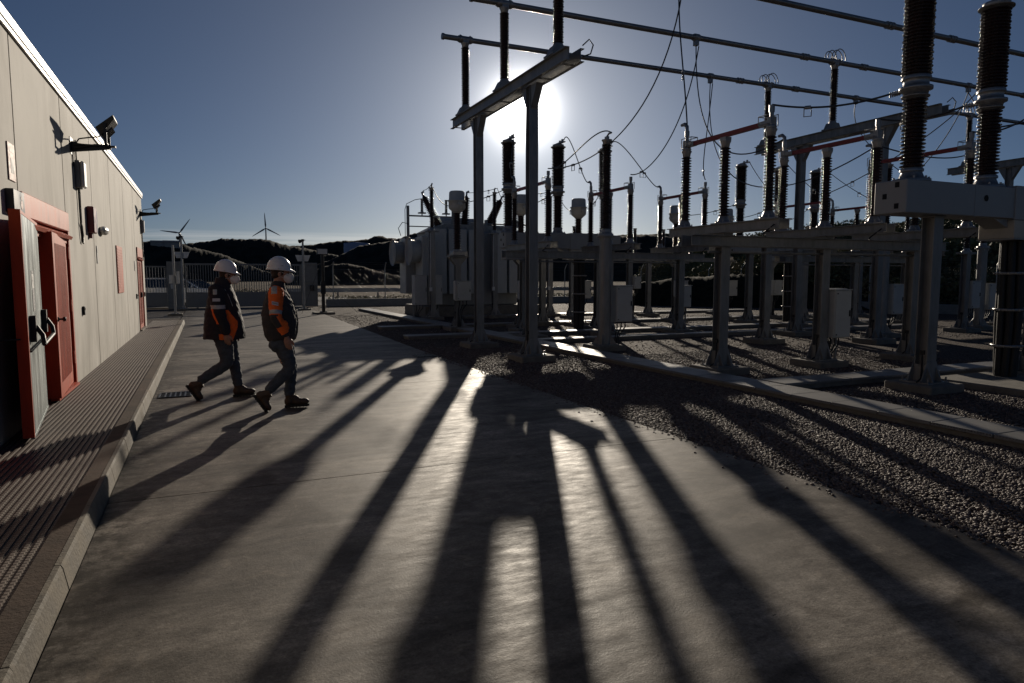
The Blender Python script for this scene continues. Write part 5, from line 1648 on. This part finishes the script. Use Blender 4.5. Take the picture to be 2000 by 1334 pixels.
def loft(mb, secs, seg=28, e=2.3):
    """secs: (cx, cy, z, rx, ry) superellipse sections, bottom to top"""
    vs = []; fs = []
    for (cx, cy, z, rx, ry) in secs:
        for j in range(seg):
            th = 2 * math.pi * j / seg; c, s = math.cos(th), math.sin(th)
            vs.append((cx + rx * math.copysign(abs(c) ** (2 / e), c), cy + ry * math.copysign(abs(s) ** (2 / e), s), z))
    for i in range(len(secs) - 1):
        for j in range(seg):
            fs.append((i * seg + j, i * seg + (j + 1) % seg, (i + 1) * seg + (j + 1) % seg, (i + 1) * seg + j))
    fs.append(tuple(range(seg))[::-1]); fs.append(tuple(range((len(secs) - 1) * seg, len(secs) * seg)))
    mb.add(vs, fs, 0, True)


def fuse(mb, name, mats, parent, voxel, smooth=4, fold=0.0, fsc=14, matfn=None, foldfn=None):
    """weld the overlapping volumes into one continuous skin"""
    o = mb.build(name, mats[0])
    r = o.modifiers.new('r', 'REMESH'); r.mode = 'VOXEL'; r.voxel_size = voxel
    if smooth:
        s_ = o.modifiers.new('s', 'SMOOTH'); s_.iterations = smooth; s_.factor = .5
    dg = bpy.context.evaluated_depsgraph_get(); dg.update()
    me = bpy.data.meshes.new_from_object(o.evaluated_get(dg))
    old = o.data; o.modifiers.clear(); o.data = me; bpy.data.meshes.remove(old)
    n = len(me.vertices)
    if fold:
        co = np.empty(n * 3, np.float32); me.vertices.foreach_get('co', co)
        no = np.array([v.normal[:] for v in me.vertices])
        co = co.reshape(-1, 3)
        for i in range(n):
            p = co[i]; k = 1.0 if foldfn is None else foldfn(p)
            a_ = noise.noise(Vector((p[0] * fsc, p[1] * fsc, p[2] * fsc * 1.7))) + .5 * noise.noise(Vector((p[0] * fsc * 2.3 + 9, p[1] * fsc * 2.3, p[2] * fsc * 3.2)))
            co[i] = p + no[i] * (a_ * fold * k)
        me.vertices.foreach_set('co', co.ravel())
    me.materials.clear()
    for m_ in mats: me.materials.append(m_)
    me.polygons.foreach_set('use_smooth', np.ones(len(me.polygons), bool))
    if matfn:
        mi = np.array([matfn(p.center) for p in me.polygons], np.int32); me.polygons.foreach_set('material_index', mi)
    me.update()
    o.name = name; o.parent = parent
    return o


def hand(mb, wrist, dirv, fwd, s=1.0, side=1):
    """palm, four unequal bent fingers and a thumb off the side of the palm. dirv: along the hand, fwd: towards the thumb edge"""
    w_ = Vector(wrist); d = Vector(dirv).normalized(); f = Vector(fwd); f = (f - d * f.dot(d)).normalized(); n_ = d.cross(f) * side   # n_: back of the hand
    rot = Matrix((f, n_, d)).transposed()
    limb(mb, [w_ - d * .03, w_ + d * .015], [.028 * s, .027 * s], 12, 3)
    ell(mb, w_ + d * .050 * s, (.041 * s, .019 * s, .052 * s), rot=rot)
    for k, (o_, L_, r_) in enumerate(((.029, .074, .0098), (.010, .082, .0100), (-.010, .077, .0096), (-.028, .062, .0086))):
        b_ = w_ + d * (.086 - abs(o_) * .25) * s + f * o_ * s
        c1, c2 = .22 + .07 * k, .62 + .10 * k
        d1 = (d * math.cos(c1) - n_ * math.sin(c1)).normalized(); d2 = (d * math.cos(c2) - n_ * math.sin(c2)).normalized(); d3 = (d * math.cos(c2 + .35) - n_ * math.sin(c2 + .35)).normalized()
        p1 = b_ + d1 * L_ * .48 * s; p2 = p1 + d2 * L_ * .30 * s; p3 = p2 + d3 * L_ * .22 * s
        mb.tube([b_ - d * .02, b_, p1, p2, p3], [r_ * s * 1.05, r_ * s * 1.05, r_ * s, r_ * s * .9, r_ * s * .72], 8); ell(mb, p3, (r_ * .72 * s,) * 3, 8, 6); ell(mb, p1, (r_ * 1.04 * s,) * 3, 8, 6)
    b_ = w_ + d * .030 * s + f * .026 * s
    p1 = b_ + (d * .75 + f * .62 - n_ * .25).normalized() * .036 * s; p2 = p1 + (d * .95 + f * .22 - n_ * .35).normalized() * .030 * s; p3 = p2 + (d * .95 - n_ * .4).normalized() * .020 * s
    mb.tube([b_ - f * .01, b_, p1, p2, p3], [.015 * s, .015 * s, .0125 * s, .0112 * s, .009 * s], 8); ell(mb, p3, (.009 * s,) * 3, 8, 6)


def boot(parent, ankle, heel, toe, name='boot', flat=False):
    """laced work boot; sole runs heel->toe"""
    a_, h_, t_ = Vector(ankle), Vector(heel), Vector(toe)
    u = (t_ - h_); L_ = u.length; u.normalize(); yv = Vector((0, 1, 0)); yv = (yv - u * yv.dot(u)).normalized(); n_ = u.cross(yv)
    if n_.dot(a_ - h_) < 0: n_ = -n_
    rot = Matrix((u, yv, n_)).transposed()
    def P(x, y, z): return h_ + u * x + yv * y + n_ * z
    m = MB()
    ell(m, P(.055, 0, .065), (.058, .042, .062), rot=rot)
    ell(m, P(L_ * .52, 0, .060), (.085, .044, .045), rot=rot)
    ell(m, P(L_ - .068, .002, .052), (.072, .050, .042), rot=rot)
    ell(m, P(L_ * .40, 0, .090), (.060, .040, .055), rot=rot)
    m.tube([P(.055, 0, .05), P(.065, 0, .10), a_ * .6 + P(.07, 0, .12) * .4, a_ + (a_ - P(.07, 0, .06)).normalized() * .03], [.050, .049, .050, .056], 16)
    o = fuse(m, name, [M['boot']], parent, .0075, 3, .0022, 30)
    s = MB()
    pl = []
    for x, hw in ((0.0, .028), (.02, .036), (.07, .037), (.13, .034), (L_ - .10, .046), (L_ - .05, .046), (L_ - .015, .032), (L_, .012)): pl.append((x, hw))
    out2 = [(x, hw) for x, hw in pl] + [(x, -hw) for x, hw in reversed(pl)]
    vs = [P(x, y, -.004 if x < .085 or x > .12 else .006) for x, y in out2] + [P(x, y, .024) for x, y in out2]
    k = len(out2)
    s.add(vs, [tuple(range(k))[::-1], tuple(range(k, 2 * k))] + [(i, (i + 1) % k, k + (i + 1) % k, k + i) for i in range(k)], 0)
    for q_ in range(7): s.add([P(.01 + q_ * L_ / 7.2, y, z) for y in (-.03, .03) for z in (-.010, -.003)] + [P(.025 + q_ * L_ / 7.2, y, z) for y in (-.03, .03) for z in (-.010, -.003)], [(0, 1, 3, 2), (4, 6, 7, 5), (0, 4, 5, 1), (2, 3, 7, 6), (0, 2, 6, 4), (1, 5, 7, 3)])
    s.build('sole', M['sole'], o)
    l_ = MB()
    for k in range(5):
        z = .088 + k * .018; x = L_ * .62 - k * .020
        l_.tube([P(x, -.030, z - .012), P(x + .016, 0, z + .010), P(x, .030, z - .012)], .0042, 5)
    l_.tube([P(L_ * .30, -.01, .165), P(L_ * .38, -.03, .165), P(L_ * .33, -.045, .14)], .004, 5)
    l_.build('lace', M['lace'], o)
    return o


def helmet(parent, c, rot, mark=True):
    """hard hat: ribbed dome, brim with a peak"""
    seg, rings = 40, 14
    vs = []; fs = []
    def S(th, ph):
        x, y, z = math.sin(ph) * math.cos(th), math.sin(ph) * math.sin(th), math.cos(ph)
        k = 1 + .022 * math.exp(-(math.sin(th) * math.sin(ph) / .10) ** 2) + .012 * math.exp(-((abs(math.sin(th) * math.sin(ph)) - .45) / .07) ** 2) * (z > .2)
        return Vector((x * .136 * k, y * .114 * k, z * .146 * k))
    for i in range(rings + 1):
        ph = math.pi / 2 * i / rings
        for j in range(seg): vs.append(S(2 * math.pi * j / seg, ph))
    for j in range(seg):       # brim
        th = 2 * math.pi * j / seg; ex = .010 + .046 * max(0, math.cos(th)) ** 3
        p = S(th, math.pi / 2); r_ = math.hypot(p.x, p.y); vs.append(Vector((p.x * (1 + ex / r_), p.y * (1 + ex / r_), -.012 - .016 * max(0, math.cos(th)) ** 2)))
    for j in range(seg):
        th = 2 * math.pi * j / seg; ex = .008 + .044 * max(0, math.cos(th)) ** 3
        p = S(th, math.pi / 2); r_ = math.hypot(p.x, p.y); vs.append(Vector((p.x * (1 + ex / r_), p.y * (1 + ex / r_), -.018 - .016 * max(0, math.cos(th)) ** 2)))
    for j in range(seg): p = S(2 * math.pi * j / seg, math.pi / 2) * .965; vs.append(Vector((p.x, p.y, -.004)))
    for i in range(1, rings + 1): 
        ph = math.pi / 2 * (1 - i / rings)
        for j in range(seg): vs.append(S(2 * math.pi * j / seg, ph) * .965)
    nr = len(vs) // seg
    for i in range(nr - 1):
        for j in range(seg): fs.append((i * seg + j, i * seg + (j + 1) % seg, (i + 1) * seg + (j + 1) % seg, (i + 1) * seg + j))
    m = MB(); m.add([Vector(c) + rot @ v for v in vs], fs, 0, True)
    o = m.build('helmet', M['helmet'], parent)
    k = MB()
    if mark:
        for sgn in (-1,):
            for q_ in range(4):
                th = -math.pi / 2 + .42 - q_ * .055; a0 = S(th, 1.36) * 1.006; a1 = S(th - .035, 1.36) * 1.006; b0 = S(th, 1.31) * 1.006; b1 = S(th - .035, 1.31) * 1.006
                k.add([Vector(c) + rot @ v for v in (a0, a1, b1, b0)], [(0, 1, 2, 3)])
    for q_ in range(3):
        for sy in (-1, 1):
            th = sy * .35 + math.pi * 0; p = S(th + (.0), .5 + q_ * .0) ; 
    if k.v: k.build('helmet_mark', M['sign_ink'], o)
    cl = MB()
    for sy in (-1, 1):
        p = S(sy * math.pi / 2, 1.52) * 1.03
        cl.cyl(Vector(c) + rot @ Vector((p.x + .004, p.y - sy * .006, -.004)), Vector(c) + rot @ Vector((p.x + .004, p.y + sy * .006, -.004)), .011, seg=10)
    cl.build('clip', M['sign_white'], o)
    return o


def head_parts(parent, body, c, rot, neck, hair_len=.0):
    """adds skull, jaw, ears, nose, neck to the body mesh builder"""
    c = Vector(c)
    def Q(x, y, z): return c + rot @ Vector((x, y, z))
    ell(body, Q(-.012, 0, .018), (.098, .076, .098), 22, 14, rot)          # cranium
    ell(body, Q(.030, 0, -.040), (.062, .062, .078), 18, 12, rot)         # face
    ell(body, Q(.050, 0, -.086), (.036, .040, .030), 14, 10, rot)         # chin
    ell(body, Q(.020, 0, -.072), (.056, .055, .034), 14, 10, rot)         # jaw
    ell(body, Q(.076, 0, .014), (.020, .052, .014), 12, 8, rot)           # brow
    for sy in (-1, 1):
        ell(body, Q(.068, sy * .036, -.030), (.024, .020, .018), 12, 8, rot)   # cheek
        ell(body, Q(-.012, sy * .076, -.016), (.019, .007, .031), 12, 8, rot)   # ear
        ell(body, Q(-.006, sy * .078, -.034), (.010, .007, .012), 10, 8, rot)
    body.tube([Q(.084, 0, .004), Q(.098, 0, -.018), Q(.110, 0, -.036), Q(.092, 0, -.044)], [.010, .011, .014, .010], 8)   # nose
    ell(body, Q(.084, 0, -.064), (.012, .024, .008), 10, 8, rot)          # lips
    limb(body, [neck, Q(-.018, 0, -.06)], [.062, .056], 16, 4)


def mask_and_eyes(parent, c, rot, cup):
    c = Vector(c)
    def Q(x, y, z): return c + rot @ Vector((x, y, z))
    m = MB()
    seg = 20; rows = 8; vs = []; fs = []
    for i in range(rows + 1):
        t = i / rows
        for j in range(seg):
            th = 2 * math.pi * j / seg; cy, sz = math.cos(th), math.sin(th)
            r_ = math.sin(t * math.pi / 2) if not cup else math.sin(t * math.pi / 2) ** .8
            y = cy * .064 * r_; z = sz * (.062 if sz > 0 else .068) * r_
            x = .146 - (.058 * t ** 2.2) - .050 * (abs(cy) * r_) ** 2.0 - (.012 if sz < 0 else .004) * r_ * abs(sz)
            if not cup: x += .010 * math.exp(-(sz * r_ / .12) ** 2) * (1 - abs(cy) * r_)
            vs.append(Q(x, y, z - .050))
    base = len(vs)
    for i in range(rows + 1):
        for j in range(seg):
            v = vs[i * seg + j]; vs.append(v - rot @ Vector((.004, 0, 0)))
    n_ = rows + 1
    for i in range(rows):
        for j in range(seg):
            a_ = i * seg + j; b_ = i * seg + (j + 1) % seg
            fs.append((a_, b_, b_ + seg, a_ + seg)); fs.append((base + a_, base + a_ + seg, base + b_ + seg, base + b_))
    for j in range(seg): fs.append((rows * seg + j, rows * seg + (j + 1) % seg, base + rows * seg + (j + 1) % seg, base + rows * seg + j))
    m.add(vs, fs, 0, True)
    mo = m.build('face_mask', M['mask'], parent)
    for sy in (-1, 1):
        for (z0, zE) in ((-.020, .012), (-.078, -.046)):
            s = MB(); s.tube([Q(.082, sy * .057, z0 - .006), Q(.045, sy * .072, (z0 + zE) / 2), Q(.005, sy * .083, zE), Q(-.02, sy * .083, zE - .012)], .0023, 5)
            s.build('strap', M['strap'], mo)
    for sy in (-1, 1):
        e = MB(); ell(e, Q(.082, sy * .030, -.004), (.010, .014, .009), 12, 8, rot); e.build('eye', M['sign_ink'], parent)
        b_ = MB(); b_.tube([Q(.096, sy * .014, .018), Q(.093, sy * .034, .023), Q(.082, sy * .050, .016)], [.004, .0045, .003], 6); b_.build('eyebrow', M['hair'], parent)


def hair_cap(parent, c, rot, low=.06):
    c = Vector(c)
    m = MB()
    def Q(x, y, z): return c + rot @ Vector((x, y, z))
    ell(m, Q(-.020, 0, .022), (.099, .0795, .099), 22, 14, rot); ell(m, Q(-.050, 0, -.030), (.058, .066, .052), 18, 12, rot)
    for sy in (-1, 1): ell(m, Q(.016, sy * .070, .004), (.014, .008, .030), 10, 8, rot)
    return fuse(m, 'hair', [M['hair']], parent, .007, 2, .002, 60)


GRN = (.15, .15)
def person_front():
    """right hand worker: charcoal padded vest over orange sleeves"""
    t = thing('person', (.80, 8.60, .02), 'worker in orange sleeves and charcoal vest walking ahead, white helmet and mask', 'person', 'workers in white helmets walking across the yard', rz=-R_(9))
    hr = Matrix.Rotation(R_(4), 3, 'Y')
    hc = (.030, 0, 1.640)
    b = MB()
    head_parts(t, b, hc, hr, (-.012, 0, 1.47))
    loft(b, [(.01, 0, .86, .10, .14), (.0, 0, 1.0, .11, .13), (-.01, 0, 1.2, .115, .15), (-.015, 0, 1.38, .10, .17), (-.015, 0, 1.47, .06, .09)])
    for sy in (-1, 1): limb(b, [(.02, sy * .09, .88), (.05, sy * .09, .60)], [.085, .06], 14, 4)
    rsh, rel, rwr = (-.02, -.205, 1.405), (-.030, -.262, 1.13), (.075, -.235, .925)
    lsh, lel, lwr = (-.02, .205, 1.405), (-.03, .262, 1.13), (.03, .25, .91)
    for a_ in ((rsh, rel, rwr), (lsh, lel, lwr)): limb(b, a_, [.05, .042, .028], 14)
    hand(b, (.084, -.236, .895), (.16, .0, -1), (1, -.1, .1), 1.06, 1)
    hand(b, (.038, .25, .88), (.1, 0, -1), (1, .1, .1), 1.06, -1)
    bo = fuse(b, 'body', [M['skin']], t, .0055, 2)
    hair_cap(t, hc, hr); mask_and_eyes(t, hc, hr, True)
    helmet(t, (.008, 0, 1.690), Matrix.Rotation(R_(3), 3, 'Y'))
    # padded vest
    v = MB()
    loft(v, [(.010, 0, .835, .150, .185), (.008, 0, .87, .172, .205), (.004, 0, .95, .192, .225), (-.002, 0, 1.05, .203, .230), (-.008, 0, 1.16, .196, .228), (-.012, 0, 1.28, .170, .222), (-.018, 0, 1.38, .132, .205), (-.018, 0, 1.44, .100, .165), (-.012, 0, 1.49, .078, .095)], 32)
    loft(v, [(-.014, 0, 1.46, .088, .092), (-.010, 0, 1.50, .078, .080), (-.008, 0, 1.53, .072, .072), (-.012, 0, 1.545, .066, .066)], 24)
    vo = fuse(v, 'vest', [M['vest'], M['reflect']], t, .0085, 5, .010, 11, foldfn=lambda p: 1.0 if p[2] < 1.42 else .4)
    z = MB(); z.tube([(.072, -.01, 1.53), (.085, -.01, 1.46), (.118, -.01, 1.38), (.165, -.01, 1.28), (.194, -.01, 1.16), (.206, -.01, 1.05), (.196, -.01, .93), (.172, -.01, .85)], .006, 6); z.build('zip', M['black'], vo)
    pp = MB()
    pp.tube([(.045, -.120, 1.40), (.085, -.128, 1.30), (.11, -.15, 1.16)], .0035, 5); pp.build('piping', M['reflect'], vo)
    for (sh, el, wr, sy) in ((rsh, rel, rwr, -1), (lsh, lel, lwr, 1)):
        s = MB(); s1 = (sh[0], sh[1] - sy * .015, sh[2] + .0)
        limb(s, [s1, el, (wr[0] - .004, wr[1], wr[2] + .01)], [.089, .069, .050], 18, 6)
        ell(s, (wr[0] - .02, wr[1], wr[2] + .075), (.062, .056, .045)); ell(s, (wr[0] - .03, wr[1], wr[2] + .13), (.060, .055, .035))
        eV, wV, sV = Vector(el), Vector(wr), Vector(s1)
        def mf(c, sV=sV, eV=eV, wV=wV):
            c = Vector(c)
            if c.z > eV.z + .015:
                u = (c - sV).dot((eV - sV).normalized()) / (eV - sV).length
                if u > .74 and u < .90: return 2
                if u > .94 and c.x < eV.x + .035: return 1
                if u < .16 and c.x < sV.x + .015 and c.x > sV.x - .05: return 2 if u < .10 and u > -.25 else 0
                return 0
            u = (c - eV).dot((wV - eV).normalized()) / (wV - eV).length
            if u > .93: return 1
            if u < .52: 
                lim = eV.x + (wV.x - eV.x) * u + .018
                return 1 if c.x < lim else 0
            return 0
        so = fuse(s, 'sleeve', [M['orange'], M['vest'], M['reflect']], t, .006, 3, .0055, 16, mf)
        if sy < 0:
            lb_ = MB(); 
            lb_.add([(-.062, -.318, 1.318), (.010, -.324, 1.300), (.010, -.334, 1.262), (-.062, -.330, 1.278)], [(0, 1, 2, 3)])
            lb_.add([(-.062, -.314, 1.318), (.010, -.320, 1.300), (.010, -.330, 1.262), (-.062, -.326, 1.278)], [(3, 2, 1, 0)])
            lo = lb_.build('sleeve_label', M['patch'], so)
            tx = MB()
            for q_ in range(9): x0 = -.054 + q_ * .0066; tx.add([(x0, -.3230 - .0035 * (q_ / 9.), 1.302 - q_ * .0017), (x0 + .0045, -.3232 - .0035 * (q_ / 9.), 1.301 - q_ * .0017), (x0 + .0045, -.3255 - .0035 * (q_ / 9.), 1.293 - q_ * .0017), (x0, -.3253 - .0035 * (q_ / 9.), 1.294 - q_ * .0017)], [(0, 1, 2, 3)])
            tx.v = [(a_[0], a_[1] - .004, a_[2]) for a_ in tx.v]; tx.build('marking', M['sign_ink'], lo)
    # trousers
    j = MB()
    loft(j, [(.02, 0, .76, .10, .15), (.015, 0, .84, .125, .165), (.01, 0, .92, .13, .165)])
    limb(j, [(.01, -.085, .84), (.118, -.095, .510), (-.125, -.10, .275)], [.112, .076, .060], 18, 6)
    limb(j, [(.03, .085, .84), (.110, .09, .490), (.080, .09, .19)], [.108, .075, .062], 18, 6)
    ell(j, (-.112, -.10, .285), (.068, .062, .036)); ell(j, (.082, .09, .20), (.068, .064, .040)); ell(j, (-.03, -.09, .80), (.10, .10, .10))
    fuse(j, 'trousers', [M['jeans']], t, .0075, 4, .0085, 15)
    boot(t, (-.150, -.10, .215), (-.318, -.10, .205), (-.175, -.10, -.012))
    boot(t, (.080, .09, .130), (.020, .09, .010), (.310, .085, .022))


def person_rear():
    """left hand worker: long navy black jacket with orange panels"""
    t = thing('person', (.205, 9.72, .02), 'worker in long black jacket with orange side panel walking behind, white helmet and mask', 'person', 'workers in white helmets walking across the yard', rz=-R_(9))
    hr = Matrix.Rotation(R_(9), 3, 'Y')
    hc = (.078, 0, 1.625)
    b = MB()
    head_parts(t, b, hc, hr, (.0, 0, 1.46))
    loft(b, [(.0, 0, .86, .10, .14), (.0, 0, 1.0, .11, .13), (-.0, 0, 1.2, .115, .15), (-.01, 0, 1.38, .10, .17), (-.0, 0, 1.47, .06, .09)])
    for sy in (-1, 1): limb(b, [(.0, sy * .09, .88), (.02, sy * .09, .60)], [.085, .06], 14, 4)
    rsh, rel, rwr = (-.050, -.205, 1.415), (-.020, -.275, 1.15), (.055, -.262, .905)
    lsh, lel, lwr = (-.03, .205, 1.415), (.0, .275, 1.15), (.08, .262, .91)
    for a_ in ((rsh, rel, rwr), (lsh, lel, lwr)): limb(b, a_, [.05, .042, .028], 14)
    hand(b, (.060, -.262, .875), (.10, .02, -1), (1, -.1, .1), 1.05, 1)
    hand(b, (.09, .262, .88), (.2, 0, -1), (1, .1, .1), 1.05, -1)
    fuse(b, 'body', [M['skin']], t, .0055, 2)
    hair_cap(t, hc, hr); mask_and_eyes(t, hc, hr, False)
    helmet(t, (.046, 0, 1.676), Matrix.Rotation(R_(8), 3, 'Y'), False)
    v = MB()
    loft(v, [(.006, 0, .79, .258, .255), (.006, 0, .86, .255, .255), (.004, 0, .97, .243, .250), (.0, 0, 1.08, .226, .242), (-.004, 0, 1.2, .205, .236), (-.006, 0, 1.31, .178, .228), (-.006, 0, 1.40, .148, .205), (.0, 0, 1.46, .118, .150), (.01, 0, 1.50, .098, .105)], 36)
    loft(v, [(.002, 0, 1.47, .108, .115), (.004, 0, 1.52, .098, .098), (.002, 0, 1.555, .090, .090), (-.008, 0, 1.59, .076, .082)], 24)
    def mj(c):
        # orange side panel, running down from under the arm
        if abs(c.y) > .10 and c.z < 1.17:
            lo_, hi_ = .015, .19 - .10 * max(0, (c.z - 1.02) / .15) - .05 * max(0, (.95 - c.z) / .15)
            if lo_ < c.x < hi_: return 1
            if c.z < .87 and -.03 < c.x <= .02: return 1
        return 0
    vo = fuse(v, 'jacket', [M['navy'], M['orange']], t, .008, 4, .009, 9, mj, foldfn=lambda p: 1.0 if p[2] < 1.42 else .5)
    pp = MB(); pp.tube([(.05, -.170, 1.44), (.10, -.186, 1.34), (.140, -.196, 1.22)], .0035, 5); pp.build('piping', M['reflect'], vo)
    for (sh, el, wr, sy) in ((rsh, rel, rwr, -1), (lsh, lel, lwr, 1)):
        s = MB(); s1 = (sh[0], sh[1] - sy * .015, sh[2] + .0)
        limb(s, [s1, el, (wr[0], wr[1], wr[2] + .005)], [.098, .082, .060], 18, 6)
        ell(s, (wr[0] - .015, wr[1], wr[2] + .07), (.070, .064, .06))
        eV, wV, sV = Vector(el), Vector(wr), Vector(s1)
        def mf(c, sV=sV, eV=eV, wV=wV):
            c = Vector(c)
            u = (sV.z - c.z) / (sV.z - eV.z)
            if .66 < u < .84: return 2
            if u >= .84:
                u2 = (eV.z - c.z) / (eV.z - wV.z)
                ax = eV.x + (wV.x - eV.x) * max(0, u2)
                if u2 < .62 and c.x < ax - .052 + .02 * u2: return 1
                return 0
            if -.08 < u < .16 and abs(c.x - sV.x + .0) < .024: return 2
            return 0
        so = fuse(s, 'sleeve', [M['navy'], M['orange'], M['reflect']], t, .006, 3, .0055, 14, mf)
        if sy < 0:
            lb_ = MB(); lb_.add([(-.078, -.327, 1.325), (.012, -.327, 1.325), (.012, -.337, 1.287), (-.078, -.337, 1.287)], [(0, 1, 2, 3)])
            lb_.add([(-.078, -.322, 1.325), (.012, -.322, 1.325), (.012, -.332, 1.287), (-.078, -.332, 1.287)], [(3, 2, 1, 0)])
            lb_.build('sleeve_label', M['patch'], so)
    j = MB()
    loft(j, [(.0, 0, .74, .11, .15), (.0, 0, .82, .14, .17), (.0, 0, .90, .14, .17)])
    limb(j, [(-.01, -.085, .82), (.050, -.095, .475), (-.275, -.10, .275)], [.116, .082, .060], 18, 6)
    limb(j, [(.03, .085, .82), (.095, .09, .465), (.135, .09, .18)], [.110, .078, .062], 18, 6)
    ell(j, (-.262, -.10, .282), (.062, .062, .042)); ell(j, (.132, .09, .19), (.066, .062, .038))
    jo = fuse(j, 'trousers', [M['jeans'], M['reflect']], t, .0075, 4, .0085, 15)
    boot(t, (-.295, -.10, .215), (-.468, -.10, .205), (-.325, -.10, -.012))
    boot(t, (.135, .09, .130), (.070, .09, .008), (.350, .09, .016))


person_front()
person_rear()
